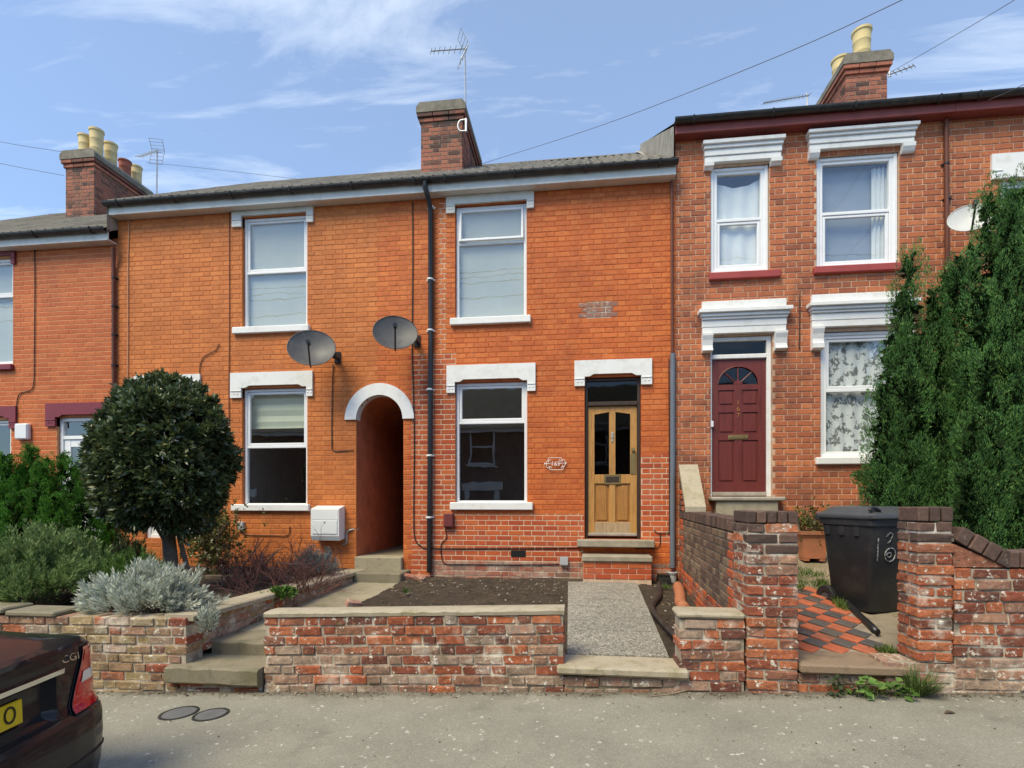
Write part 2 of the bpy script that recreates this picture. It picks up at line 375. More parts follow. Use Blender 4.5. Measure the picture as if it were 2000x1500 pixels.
# ================================================================ brickwork
_bm = {}
def brick_mesh(mat_, w, h, depth, cham=.004, wob=0.0, variant=0):
    key = (mat_, round(w*200), round(h*250), round(depth*200), cham, wob, variant)
    if key in _bm: return _bm[key]
    b = MB(); b.bbox(-w/2, w/2, 0, depth, -h/2, h/2, min(cham, depth*.4, h*.3))
    if wob:
        rr = random.Random(hash((variant, round(w*200))) & 0xffff)
        b.v = [(x+rr.uniform(-wob, wob), y+rr.uniform(-wob, wob)*.8, z+rr.uniform(-wob, wob)*.7) for x, y, z in b.v]
    me = b.mesh('brick', M[mat_]); _bm[key] = me; return me
def free(u0, u1, za, zb, holes):
    iv = [(u0, u1)]
    for h in holes:
        a, b = h(za, zb) if callable(h) else ((h[0], h[1]) if (h[2] < zb-.004 and h[3] > za+.004) else (1, 0))
        if a >= b: continue
        nv = []
        for (p, q) in iv:
            if b <= p or a >= q: nv.append((p, q)); continue
            if a > p: nv.append((p, a))
            if b < q: nv.append((b, q))
        iv = nv
    return iv
def bond_row(i, kind, s, hd, j):
    # repeating brick lengths of a course and its start offset
    if kind == 'flemish': return ([s, hd], 0 if i % 2 == 0 else (s+hd)/2+ (s-hd)/2*0)
    if kind == 'stretch': return ([s], 0 if i % 2 == 0 else s/2)
    if kind == 'garden':  return ([[s, s, hd], [s, hd, s], [hd, s, s]][i % 3], (i*0.37) % 1*s)
    if kind == 'edge':    return ([.065], 0)
def lay(parent, O, ang, u0, u1, z0, z1, course, holes, matf, nind=300, depth=.03, kind='flemish', s=.218, hd=.106, j=.010,
        jit=0.0, name='brick', stuff='brickwork', wob=0.0, cham=.004, score=None, minw=.028, taper=None, slope=0.0, jh=None):
    jh = j if jh is None else jh
    U = Vector((math.cos(ang), math.sin(ang), 0)); NY = Vector((-math.sin(ang), math.cos(ang), 0)); O = Vector(O)
    B = []; n = int(round((z1-z0)/course)); rr = random.Random(int(abs(u0*1000))+n)
    for i in range(n):
        za = z0+i*course; zb = za+course-j
        a1 = u1 if taper is None else taper(za, zb)
        iv = free(u0, a1, za, zb, holes); pat, off = bond_row(i, kind, s, hd, j)
        P = sum(pat)+len(pat)*jh; k0 = math.floor((u0-off)/P)-1
        u = k0*P+off; q = 0
        while u < a1+.5:
            L = pat[q % len(pat)]; a, b = u, u+L
            for (p, e) in iv:
                aa, bb = max(a, p+.001), min(b, e-.001)
                if bb-aa > minw: B.append(((aa+bb)/2, (za+zb)/2, bb-aa, zb-za))
            u = b+jh; q += 1
    if score is None:
        def score(p): x, y, d = proj(p); return (1/d/d) if (0 < x < 2000 and 0 < y < 1500) else -1
    sc = [(-(b[2]*b[3])*score(O+U*b[0]+Vector((0, 0, b[1]))), i) for i, b in enumerate(B)]
    sc.sort(); ind = set(i for v, i in sc[:nind] if v < 0)
    groups = {}
    for i, (u, z, w_, h) in enumerate(B):
        m = matf(u, z); p = O+U*u+Vector((0, 0, z+slope*u)); dj = rr.uniform(-jit, jit)
        p = p+NY*dj
        if i in ind:
            me = brick_mesh(m, w_, h, depth, cham, wob, rr.randrange(5) if wob else 0)
            inst(name, me, p, (rr.uniform(-1, 1)*jit*1.5, rr.uniform(-1, 1)*jit*1.2-math.atan(slope), ang+rr.uniform(-1, 1)*jit*2), parent=parent)
        else: groups.setdefault(m, []).append((p, w_, h))
    if groups:
        ms = sorted(groups); V = []; Fc = []; mi = []; c = cham
        for k, m in enumerate(ms):
            for (p, w_, h) in groups[m]:
                q = []
                for (x, y, z) in ((-1,c,-1),(1,c,-1),(1,c,1),(-1,c,1)): q.append(p+U*(x*w_/2)+NY*y+Vector((0,0,z*h/2)))
                for (x, y, z) in ((-1,0,-1),(1,0,-1),(1,0,1),(-1,0,1)): q.append(p+U*(x*(w_/2-c))+NY*0+Vector((0,0,z*(h/2-c))))
                for (x, y, z) in ((-1,depth,-1),(1,depth,-1),(1,depth,1),(-1,depth,1)): q.append(p+U*(x*w_/2)+NY*y+Vector((0,0,z*h/2)))
                n0 = len(V); V += [tuple(e) for e in q]
                Fc.append((n0+4, n0+5, n0+6, n0+7)); mi.append(k)
                for a in range(4):
                    b = (a+1) % 4
                    Fc.append((n0+a, n0+b, n0+4+b, n0+4+a)); Fc.append((n0+8+a, n0+8+b, n0+b, n0+a)); mi += [k, k]
        mb = MB(); mb.v = V; mb.f = Fc; mb.m = mi
        o = mb.build(stuff, [M[m] for m in ms], parent); tag(o, kind='stuff')
    return B
def wall_core(parent, X0, X1, Z0, Z1, holes, zones, mats, arch=None, yf=D+.0035, rev=.13):
    # mortar bed with openings; holes = rects (x0,x1,z0,z1); zones = (rect, material index)
    b = MB(); H = list(holes)
    if arch: cx, zs, R = arch; H.append((cx-R, cx+R, Z0-1, zs+R))
    xs = sorted(set([X0, X1]+[v for h in H for v in h[:2]]+[v for z, _ in zones for v in z[:2]])); zs_ = sorted(set([Z0, Z1]+[v for h in H for v in h[2:]]+[v for z, _ in zones for v in z[2:]]))
    xs = [x for x in xs if X0 <= x <= X1]; zs_ = [z for z in zs_ if Z0 <= z <= Z1]
    for i in range(len(xs)-1):
        for k in range(len(zs_)-1):
            a, c = xs[i], xs[i+1]; e, g = zs_[k], zs_[k+1]; mx_, mz = (a+c)/2, (e+g)/2
            if any(h[0] < mx_ < h[1] and h[2] < mz < h[3] for h in H): continue
            b.mi = 0
            for z, idx in zones:
                if z[0] < mx_ < z[1] and z[2] < mz < z[3]: b.mi = idx
            b.quad((a, yf, e), (c, yf, e), (c, yf, g), (a, yf, g))
    b.mi = 0
    for h in holes:
        x0, x1, z0, z1 = h; z0 = max(z0, Z0); y2 = yf+rev
        b.quad((x0, yf, z0), (x0, yf, z1), (x0, y2, z1), (x0, y2, z0)); b.quad((x1, yf, z1), (x1, yf, z0), (x1, y2, z0), (x1, y2, z1))
        b.quad((x0, yf, z1), (x1, yf, z1), (x1, y2, z1), (x0, y2, z1)); b.quad((x0, yf, z0), (x0, y2, z0), (x1, y2, z0), (x1, yf, z0))
    if arch:
        n = 20; P = [(cx-R*math.cos(math.pi*i/n), zs+R*math.sin(math.pi*i/n)) for i in range(n+1)]
        for (p, q) in zip(P, P[1:]): b.quad((p[0], yf, p[1]), (q[0], yf, q[1]), (q[0], yf, zs+R), (p[0], yf, zs+R))
    return b.build('wall', mats, parent)
def room(parent, x0, x1, z0, z1, y0=D+.136, depth=2.6, pad=.5):
    b = MB(); X0, X1, Z0, Z1 = x0-pad, x1+pad, z0-pad, z1+pad*.5; y1 = y0+depth
    b.quad((X0, y1, Z0), (X1, y1, Z0), (X1, y1, Z1), (X0, y1, Z1)); b.quad((X0, y0, Z0), (X0, y1, Z0), (X0, y1, Z1), (X0, y0, Z1))
    b.quad((X1, y0, Z0), (X1, y0, Z1), (X1, y1, Z1), (X1, y1, Z0)); b.quad((X0, y0, Z0), (X1, y0, Z0), (X1, y1, Z0), (X0, y1, Z0)); b.quad((X0, y0, Z1), (X0, y1, Z1), (X1, y1, Z1), (X1, y0, Z1))
    return b.build('room', M['room_wall'], parent)
def frame(b, x0, x1, z0, z1, t, y0, y1, bev=.006):
    b.bbox(x0, x0+t, y0, y1, z0, z1, bev); b.bbox(x1-t, x1, y0, y1, z0, z1, bev)
    b.bbox(x0+t-.001, x1-t+.001, y0+.002, y1, z1-t, z1-.001, bev); b.bbox(x0+t-.001, x1-t+.001, y0+.002, y1, z0+.001, z0+t, bev)
def rectpx(x0, x1, yt, yb, Y=D):
    xc = (x0+x1)/2
    return (pxX(x0, Y), pxX(x1, Y), pxZ(xc, yb, Y), pxZ(xc, yt, Y))
def window(house, r, tz, mat_='upvc', t=.05, sash='top', inside=None, open_top=False, casing=0.0, y0=D+.055, two_sash=False):
    """r = opening rect (m); tz = transom height; returns the window part"""
    x0, x1, z0, z1 = r; x0 += .004; x1 -= .004; z1 -= .004; z0 += .002; y1 = y0+.065
    b = MB()
    if casing: frame(b, x0, x1, z0, z1, casing, y0-.02, y1, .01); x0 += casing-.004; x1 -= casing-.004; z1 -= casing*.8; z0 += casing*.7
    frame(b, x0, x1, z0, z1, t, y0, y1)
    b.bbox(x0+t-.002, x1-t+.002, y0+.004, y1, tz-t*.45, tz+t*.45, .006)
    w_ = b.build('window', M[mat_], house)
    up = (x0+t, x1-t, tz+t*.45, z1-t); lo = (x0+t, x1-t, z0+t, tz-t*.45); e = .038
    def sashf(q, nm, yy=0, M4=None):
        s = MB(); frame(s, q[0]+.002, q[1]-.002, q[2]+.002, q[3]-.002, e, y0+.012+yy, y1-.01+yy, .006)
        if M4 is not None: s.v = [tuple(M4 @ Vector(p)) for p in s.v]
        return s.build(nm, M[mat_], w_)
    def pane(q, yy=0, M4=None, m='glass'):
        s = MB(); s.quad((q[0], y0+.035+yy, q[2]), (q[1], y0+.035+yy, q[2]), (q[1], y0+.035+yy, q[3]), (q[0], y0+.035+yy, q[3]))
        if M4 is not None: s.v = [tuple(M4 @ Vector(p)) for p in s.v]
        return s.build('pane', M[m], w_)
    M4 = None
    if open_top:
        piv = Vector((0, y0+.01, up[3])); M4 = Matrix.Translation(piv) @ Matrix.Rotation(math.radians(-4), 4, 'X') @ Matrix.Translation(-piv) @ Matrix.Translation((0, -.02, 0))
    ins = (lambda q: (q[0]+e, q[1]-e, q[2]+e, q[3]-e))
    if sash in ('top', 'both'): sashf(up, 'sash', 0, M4); pane(ins(up), 0, M4)
    else: pane(up)
    if sash in ('bottom', 'both'): sashf(lo, 'sash'); pane(ins(lo))
    else: pane(lo)
    room(w_, r[0], r[1], r[2], r[3])
    if inside == 'blind':
        s = MB(); zb = up[2]+(up[3]-up[2])*.36; n = 6
        for i in range(n):
            a = zb+(up[3]-zb)*i/n; c = zb+(up[3]-zb)*(i+1)/n
            s.grid([[(X, y0+.15-(.02 if i % 2 else 0), a) for X in (x0, x1)], [(X, y0+.15-(0 if i % 2 else .02), c) for X in (x0, x1)]])
        s.box(x0, x1, y0+.13, y0+.16, zb-.02, zb); s.build('blind', M['blind'], w_)
    if inside == 'sky_reflection':
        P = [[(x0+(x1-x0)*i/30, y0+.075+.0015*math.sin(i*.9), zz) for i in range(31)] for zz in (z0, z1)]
        MB().grid(P).build('reflection_sheet', M['sky_reflection'], w_, True)  # no real curtain: pale sheet added to imitate sky reflected in the panes
    return w_
def sill(parent, x0, x1, z0, z1, mat_='paint_white', proud=.06):
    return MB().bbox(x0, x1, D-proud, D+.06, z0, z1, .010).build('sill', M[mat_], parent)
def lintel(parent, x0, x1, ztop, zbeam, zear, ix0, ix1, mat_='paint_white', proud=.035, notch=True):
    y = D-proud; dz = .035
    P = [(x0, zear), (ix0, zear), (ix0, zbeam)]
    if notch: P += [(ix0+.07, zbeam+.002), (ix0+.13, zbeam+dz), (ix1-.13, zbeam+dz), (ix1-.07, zbeam+.002)]
    P += [(ix1, zbeam), (ix1, zear), (x1, zear), (x1, ztop), (x0, ztop)]
    o = MB().prism([(x, y, z) for x, z in P], (0, proud+.05, 0)).build('lintel', M[mat_], parent)
    for (a, c) in ((x0, ix0), (ix1, x1)):      # little moulded ends
        s = MB(); m_ = (a+c)/2
        s.bbox(a+.004, c-.004, y-.010, y+.01, zear+.095, zear+.112, .004)
        for k in (-1, 1): s.lathe([(0, .006), (.012, .004), (.016, -.004)], (m_+k*.026, y-.001, zear+.06), 8, Matrix.Rotation(math.radians(90), 4, 'X').to_3x3())
        s.build('moulding', M[mat_], o)
    return o
def gutter_run(parent, x0, x1, ztop, mat_='gutter_black', Y=D-.225, r=.058):
    b = MB(); n = 10; N = 2; rows = []
    for X in (x0, x1):
        rows.append([(X, Y-r*math.cos(math.pi*i/n), ztop-r*math.sin(math.pi*i/n)*1.05) for i in range(n+1)]+[(X, Y+(r-.006)*math.cos(math.pi*i/n), ztop-(r-.006)*math.sin(math.pi*i/n)*1.05) for i in range(n+1)])
    b.grid(rows); g = b.build('gutter', M[mat_], parent)
    k = int((x1-x0)/.95)+1
    for i in range(k):
        X = x0+.25+i*(x1-x0-.5)/max(1, k-1); s = MB()
        s.tube([(X, Y-r-.006, ztop+.004), (X, Y-r*.75, ztop-r*.85), (X, Y, ztop-r-.012), (X, Y+r*.9, ztop-r*.8), (X, Y+r+.008, ztop-.02), (X, Y+r+.008, ztop-.11)], .011, 6)
        s.build('bracket', M['black_plastic'], g)
    return g
_tile = None
def tile_mesh(mname):
    b = MB(); W, L, n = .298, .36, 14
    rows = []
    for (yy, lift) in ((0, -.012), (0, .016), (L, .016)):
        rows.append([(W*i/n, yy, lift+.040*(.5-.5*math.cos(4*math.pi*i/n))**1.3) for i in range(n+1)])
    b.grid(rows); return b.mesh('tile', M[mname], False)
def roof(house, X0, X1, ze, zr, Yr=D+3.95, tiles=True, rid=True, verge=None):
    Ye = D-.24; b = MB(); dz = -.03
    b.quad((X0, Ye, ze+dz), (X1, Ye, ze+dz), (X1, Yr, zr+dz), (X0, Yr, zr+dz)); b.quad((X0, Yr, zr+dz), (X1, Yr, zr+dz), (X1, 2*Yr-Ye, ze+dz), (X0, 2*Yr-Ye, ze+dz))
    r = b.build('roof', M['roof_tile'], house)
    if tiles:
        global _tile
        if _tile is None: _tile = tile_mesh('roof_tile')
        sl = math.hypot(Yr-Ye, zr-ze); a = math.atan2(zr-ze, Yr-Ye); n = int(sl/.318); nc = int((X1-X0)/.3)
        st = (X1-X0)/nc
        for i in range(n):
            for k in range(nc):
                t = i*.318/sl
                o = inst('roof_tile', _tile, (X0+k*st, Ye+(Yr-Ye)*t-.02, ze+(zr-ze)*t-.012), (a+random.uniform(-.012, .012), random.uniform(-.01, .01), 0), (st/.3, 1, 1), r)
    if rid:
        n = int((X1-X0)/.45)
        for i in range(n):
            xa = X0+i*(X1-X0)/n; xb = X0+(i+1)*(X1-X0)/n+.02; s = MB()
            s.grid([[(X, Yr-.12*math.cos(math.pi*q/8), zr-.03+.06*math.sin(math.pi*q/8)) for q in range(9)] for X in (xa, xb)])
            s.build('ridge_tile', M['roof_tile'], r)
    return r
def chimney(house, x0, x1, y0, y1, zb, zt, pots, mort='mort_soot'):
    ch = MB().box(x0+.006, x1-.006, y0+.006, y1-.006, zb, zt-.12).build('chimney', M[mort], house)
    W = x1-x0; L = y1-y0; z1 = zt-.34
    f = lambda u, z: 'chimney_red'
    lay(ch, (x0, y0, 0), 0, 0, W, zb, z1, .075, [], f, 80, score=lambda p: 1)
    lay(ch, (x1, y0, 0), math.pi/2, .03, L, zb, z1, .075, [], f, 60, score=lambda p: 1 if p[0] < 0 else -1)
    lay(ch, (x0, y1, 0), -math.pi/2, 0, L-.03, zb, z1, .075, [], f, 60, score=lambda p: 1 if p[0] > 0 else -1)
    for k, e in ((0, .03), (1, .06)):   # oversailing courses
        za = z1+k*.08; nb = 3
        for i in range(nb): MB().bbox(x0-e+i*(W+2*e)/nb+.004, x0-e+(i+1)*(W+2*e)/nb-.004, y0-e, y1+e, za+.006, za+.076, .006).build('brick', M['chimney_red'], ch)
    e = .07; c = MB(); zc = z1+.16
    c.prism([(x0-e, y0-e, zc), (x1+e, y0-e, zc), (x1+e, y0-e, zc+.10), (x1+.01, y0-e+.0, zt), (x0-.01, y0-e+.0, zt), (x0-e, y0-e, zc+.10)], (0, L+2*e, 0)).build('cap', M['cap_stone'], ch)
    for (px_, py, h, r, m) in pots:
        p = MB(); zz = zt-.03
        p.lathe([(r*.88, 0), (r*.9, h*.30), (r*.93, h*.32), (r*.93, h*.34), (r*.90, h*.36), (r*.92, h*.62), (r*.96, h*.64), (r*.96, h*.66), (r*.93, h*.68), (r*.97, h*.90), (r*1.08, h*.93), (r*1.08, h), (r*.9, h), (r*.85, h*.6), (r*.8, .02), (0, .02)], (px_, py, zz), 18)
        po = p.build('chimney_pot', M[m], ch, True); smooth_by_angle(po, 35)
    return ch
def downpipe(house, pts, r, mat_, clips=(), clipmat='paint_white', n=10):
    o = MB().tube(pts, r, n).build('downpipe', M[mat_], house); smooth_by_angle(o, 50)
    for z, x in clips:
        s = MB(); s.lathe([(r*1.12, -.014), (r*1.25, -.012), (r*1.25, .012), (r*1.12, .014)], (x, pts[-1][1], z), 12); s.box(x-r*1.7, x+r*1.7, pts[-1][1]+r*.8, D+.002, z-.012, z+.012)
        s.build('clip', M[clipmat], o)
    return o
def sheet(x0, x1, y, z0, z1): return MB().quad((x0, y, z0), (x1, y, z0), (x1, y, z1), (x0, y, z1))
# ================================================================ the terrace
XA, XB, XC, XD, XE, XF = pxX(-330), pxX(230), pxX(846), pxX(1319), pxX(1848), pxX(2500)
zsoff = 5.99                       # underside of the eaves board of 163 and 165
G = 'houses of the brick terrace'
def eaves(house, X0, X1, zs, fm='paint_white_old', gm='gutter_black'):
    b = MB(); b.bbox(X0, X1, D-.17, D+.05, zs, zs+.022, .004); b.bbox(X0, X1, D-.175, D-.150, zs-.004, zs+.16, .005)
    b.build('eaves_board', M[fm], house); gutter_run(house, X0-.02, X1+.02, zs+.165, gm)
# ---- house 165 (orange, timber door)
hC = empty('terraced_house', ((XC+XD)/2, D, .35), 'orange painted narrow brick house with pale timber front door, number 165', 'house', G)
wCu = rectpx(889, 1029, 397, 622); wCl = rectpx(889, 1030, 745, 984); dC = rectpx(1142, 1252, 736, 1053)
zone = lambda a, b, c, d: (pxX(a), pxX(b), pxZ((a+b)/2, d), pxZ((a+b)/2, c))
zC = [(zone(846, 891, 690, 1000), 1), (zone(1252, 1319, 888, 1060), 1), (zone(846, 1140, 1002, 1100), 1), (zone(846, 1140, 1098, 1190), 2), (zone(856, 872, 395, 690), 1)]
spz = zone(1142, 1198, 589, 622)
zC.append(((spz[0]+.03, spz[1]-.03, spz[2], spz[3]), 2))
coreC = wall_core(hC, XC, XD, .05, zsoff+.1, [wCu, wCl, dC], zC, [M['mort_165'], M['mort_light'], M['mort_old']])
def matC(u, z):
    if spz[0] < u < spz[1] and spz[2] < z < spz[3]: return 'spalled'
    if z < pxZ(1000, 1100): return 'plinth_165'
    for q, i in zC[:3]:
        if q[0] < u < q[1] and q[2] < z < q[3]: return 'red_165'
    return 'paint_165'
lay(coreC, (0, D, 0), 0, XC, XD, .08, zsoff+.08, .0748, [wCu, wCl, dC], matC, 300, jit=.0012, cham=.005, jh=.007)
w = window(hC, wCu, pxZ(960, 470), open_top=True, t=.045, inside='sky_reflection')
sill(w, pxX(880), pxX(1037), pxZ(960, 634), pxZ(960, 620)); lintel(w, pxX(872), pxX(1043), zsoff-.003, pxZ(958, 396), pxZ(958, 413), wCu[0], wCu[1], 'paint_white_old', notch=False)
w = window(hC, wCl, pxZ(960, 824), t=.045)
sill(w, pxX(880), pxX(1041), pxZ(960, 996), pxZ(960, 981)); lintel(w, pxX(873), pxX(1046), pxZ(960, 712), pxZ(960, 745), pxZ(960, 766), wCl[0], wCl[1])
# timber front door
def door_165():
    x0, x1, z0, z1 = dC; y0 = D+.05; zt = pxZ(1197, 787)
    b = MB(); t = .045; b.bbox(x0+.003, x0+t, y0, y0+.09, z0, z1-.003, .006); b.bbox(x1-t, x1-.003, y0, y0+.09, z0, z1-.003, .006)
    b.bbox(x0+t-.002, x1-t+.002, y0+.003, y0+.088, z1-t, z1-.004, .006); b.bbox(x0+t-.002, x1-t+.002, y0-.008, y0+.09, zt-.03, zt+.03, .008)
    d = b.build('front_door', M['frame_brown'], hC)
    sheet(x0+t, x1-t, y0+.04, zt+.03, z1-t).build('fanlight_pane', M['glass_old'], d)
    lx0, lx1 = x0+t+.003, x1-t-.003; lz0, lz1 = z0+.035, zt-.033; W = lx1-lx0; H = lz1-lz0; ya, yb = y0+.03, y0+.074
    st = W*.135; xm = (lx0+lx1)/2; zr0, zr1 = lz0+H*.405, lz0+H*.475
    leaf = MB()
    leaf.bbox(lx0, lx0+st, ya, yb, lz0, lz1, .004); leaf.bbox(lx1-st, lx1, ya, yb, lz0, lz1, .004)
    leaf.bbox(lx0+st, lx1-st, ya+.001, yb, zr0, zr1, .004); leaf.bbox(xm-st*.48, xm+st*.48, ya+.0015, yb, lz0+.19, lz1-.1, .004)
    for sg in (-1, 1):   # top rail dips to the sides over each tall pane
        xo, xi = (lx0+st, xm-st*.48) if sg < 0 else (lx1-st, xm+st*.48)
        P = [(xo, lz1-.115), (xi, lz1-.082), (xi, lz1), (xo, lz1)]
        leaf.prism([(x, ya+.002, z) for x, z in P], (0, yb-ya, 0))
    leaf.bbox(xm-st*.48, xm+st*.48, ya+.0025, yb, lz1-.11, lz1, .003)
    leaf.build('door_leaf', M['door_wood'], d)
    MB().bbox(lx0+st, lx1-st, ya+.0005, yb, lz0, lz0+.20, .004).build('bottom_rail', M['door_worn'], d)
    MB().bbox(lx0, lx1, ya-.03, ya+.004, lz0+.006, lz0+.05, .008).build('weather_bar', M['cement'], d)
    for sg in (-1, 1):
        a, c = (lx0+st, xm-st*.48) if sg < 0 else (xm+st*.48, lx1-st)
        sheet(a, c, ya+.02, zr1, lz1-.08).build('pane', M['glass_old'], d)
        MB().box(a, c, ya+.024, yb-.004, lz0+.2, zr0).bbox(a+.028, c-.028, ya+.010, ya+.026, lz0+.228, zr0-.028, .010).build('panel', M['door_panel'], d)
    lb = MB(); lb.bbox(xm-.12, xm+.12, ya-.008, ya+.002, zr0-.012, zr1-.0, .005); o = lb.build('letter_plate', M['brass'], d)
    MB().bbox(xm-.092, xm+.092, ya-.014, ya-.006, zr0+.022, zr1-.03, .003).build('flap', M['frame_brown'], o)
    MB().bbox(lx1-st*.98, lx1-.012, ya-.007, ya+.001, zr1, zr1+.30, .003).build('push_plate', M['brass'], d)
    s = MB(); s.bbox(lx1-st*.86, lx1-.035, ya-.016, ya+.001, zr1+.315, zr1+.39, .006); s.lathe([(0, .03), (.018, .028), (.018, 0)], (lx1-st*.5, ya-.01, zr1+.35), 12, Matrix.Rotation(math.radians(90), 4, 'X').to_3x3()); s.build('lock', M['brass'], d)
    s = MB(); s.bbox(xm-.016, xm+.016, ya-.012, ya+.002, lz0+H*.755, lz0+H*.80, .005); s.bbox(xm-.012, xm+.012, ya-.012, ya+.002, lz0+H*.725, lz0+H*.75, .004); s.build('knocker', M['silver'], d)
    room(d, x0, x1, z0, z1); b = MB(); MB().box(lx0, lx1, yb+.002, yb+.006, lz0-.03, lz0).build('draught_strip', M['frame_brown'], d)
    lintel(d, pxX(1122), pxX(1273), pxZ(1197, 703), pxZ(1197, 735), pxZ(1197, 753), x0, x1)
    MB().bbox(pxX(1127), pxX(1276), D-.16, D+.12, z0-.105, z0-.002, .012).build('threshold', M['step_stone'], d)
door_165()
eaves(hC, XC+.02, XD-.02, zsoff)
ze, zr = 6.13, 8.87; zrD = 9.12
roof(hC, XC, XD, ze, zr)
ch0, ch1 = pxX(822, 9.5), pxX(903, 9.5)
chimney(hC, ch0, ch1, 9.5, 11.05, 7.2, pxZ(858, 196, 9.43), [])
downpipe(hC, [(pxX(830, D-.225), D-.225, zsoff+.12), (pxX(830, D-.225), D-.225, zsoff+.05), (pxX(838, D-.12), D-.13, zsoff-.10), (pxX(843), D-.055, zsoff-.22), (pxX(843), D-.05, 4.0), (pxX(840), D-.05, .42)], .037, 'black_plastic',
         [(pxZ(843, y), pxX(x)) for y, x in ((408, 843), (548, 842), (647, 842), (762, 841), (890, 841), (1010, 840))])
downpipe(hC, [(pxX(1311), D-.05, zsoff-.02), (pxX(1311), D-.04, zsoff-.15), (pxX(1312), D-.04, pxZ(1312, 690))], .020, 'cable_brown')
o = downpipe(hC, [(pxX(1313), D-.045, pxZ(1313, 692)), (pxX(1312.5), D-.045, pxZ(1312, 1108))], .037, 'grey_pipe')
MB().bbox(pxX(998), pxX(1027), D-.006, D+.03, pxZ(1012, 1088), pxZ(1012, 1075), .004).build('air_brick', M['black_plastic'], hC)
# front steps of 165
zg = .375
MB().bbox(pxX(1137, D-.3), pxX(1274, D-.3), D-.36, D-.004, pxZ(1200, 1098, D-.36), pxZ(1200, 1086, D-.36), .015).build('step', M['step_stone'], hC)
sb = MB().box(pxX(1139, D-.3), pxX(1272, D-.3), D-.32, D-.006, .2, pxZ(1200, 1099, D-.36)).build('step_riser', M['mort_light'], hC)
lay(sb, (0, D-.328, 0), 0, pxX(1139, D-.3), pxX(1272, D-.3), pxZ(1200, 1099, D-.36)-.23, pxZ(1200, 1099, D-.36), .0765, [], lambda u, z: 'red_165', 60, kind='stretch', jit=.002)

# ---- house 163 (orange, arched passage)
hB = empty('terraced_house', ((XB+XC)/2, D, .35), 'orange painted brick house with white arch over a side passage', 'house', G)
wBu = rectpx(473, 600, 420, 641); wBl = rectpx(473, 600, 757, 989); dB = rectpx(282, 382, 760, 1052)
ax, azs = pxX(741.5), pxZ(741, 819); aR = (pxX(788)-pxX(696))/2; aRo = (pxX(808)-pxX(673))/2
zB = [(zone(804, 846, 690, 1190), 1)]
coreB = wall_core(hB, XB, XC, .0, zsoff+.1, [wBu, wBl, dB], zB, [M['mort_163'], M['mort_light']], (ax, azs, aR))
def archole(za, zb):
    zm = (za+zb)/2
    if zm < azs: return (ax-aR, ax+aR)
    if zm > azs+aR: return (1, 0)
    r = math.sqrt(max(0, aR**2-(zm-azs)**2)); return (ax-r, ax+r)
def matB(u, z):
    q = zB[0][0]
    if q[0] < u and q[2] < z < q[3]: return 'red_165'
    return 'paint_163' if u < pxX(742) else 'paint_165'
lay(coreB, (0, D, 0), 0, XB, XC, .08, zsoff+.08, .0748, [wBu, wBl, dB, archole], matB, 300, jit=.0012, cham=.005, jh=.007)
w = window(hB, wBu, pxZ(537, 528), t=.045, inside='sky_reflection')
sill(w, pxX(457), pxX(606), pxZ(531, 651), pxZ(531, 638)); lintel(w, pxX(455), pxX(613), zsoff-.003, pxZ(534, 419), pxZ(534, 440), wBu[0], wBu[1], 'paint_white_old', notch=False)
w = window(hB, wBl, pxZ(537, 872), t=.045, inside='blind')
sill(w, pxX(455), pxX(606), pxZ(531, 998), pxZ(531, 985)); lintel(w, pxX(452), pxX(612), pxZ(531, 727), pxZ(531, 757), pxZ(531, 776), wBl[0], wBl[1])
def simple_door(house, r, lint, label_m='upvc'):
    x0, x1, z0, z1 = r; y0 = D+.05; b = MB(); zt = z1-.33; frame(b, x0+.003, x1-.003, z0, z1-.003, .06, y0, y0+.08); b.bbox(x0+.06, x1-.06, y0+.003, y0+.08, zt-.03, zt+.03, .006)
    d = b.build('front_door', M[label_m], house)
    sheet(x0+.06, x1-.06, y0+.04, zt+.03, z1-.06).build('fanlight_pane', M['glass'], d)
    s = MB(); frame(s, x0+.063, x1-.063, z0+.06, zt-.033, .12, y0+.02, y0+.065); s.bbox(x0+.18, x1-.18, y0+.022, y0+.06, z0+.8, z0+.95, .005); s.bbox((x0+x1)/2-.05, (x0+x1)/2+.05, y0+.0225, y0+.06, z0+.94, zt-.15, .004)
    s.bbox(x0+.181, x1-.181, y0+.03, y0+.05, z0+.17, z0+.81, .01); s.build('door_leaf', M[label_m], d)
    sheet(x0+.18, x1-.18, y0+.038, z0+.94, zt-.15).build('pane', M['glass'], d)
    MB().bbox(x1-.17, x1-.13, y0-.02, y0+.02, z0+.95, z0+1.12, .008).build('handle', M['silver'], d)
    room(d, x0, x1, z0, z1)
    lintel(d, lint[0], lint[1], lint[3], z1, lint[2], x0, x1, lint[4])
    return d
r_ = rectpx(265, 393, 733, 776); simple_door(hB, dB, (r_[0], r_[1], r_[2], r_[3], 'paint_white'))
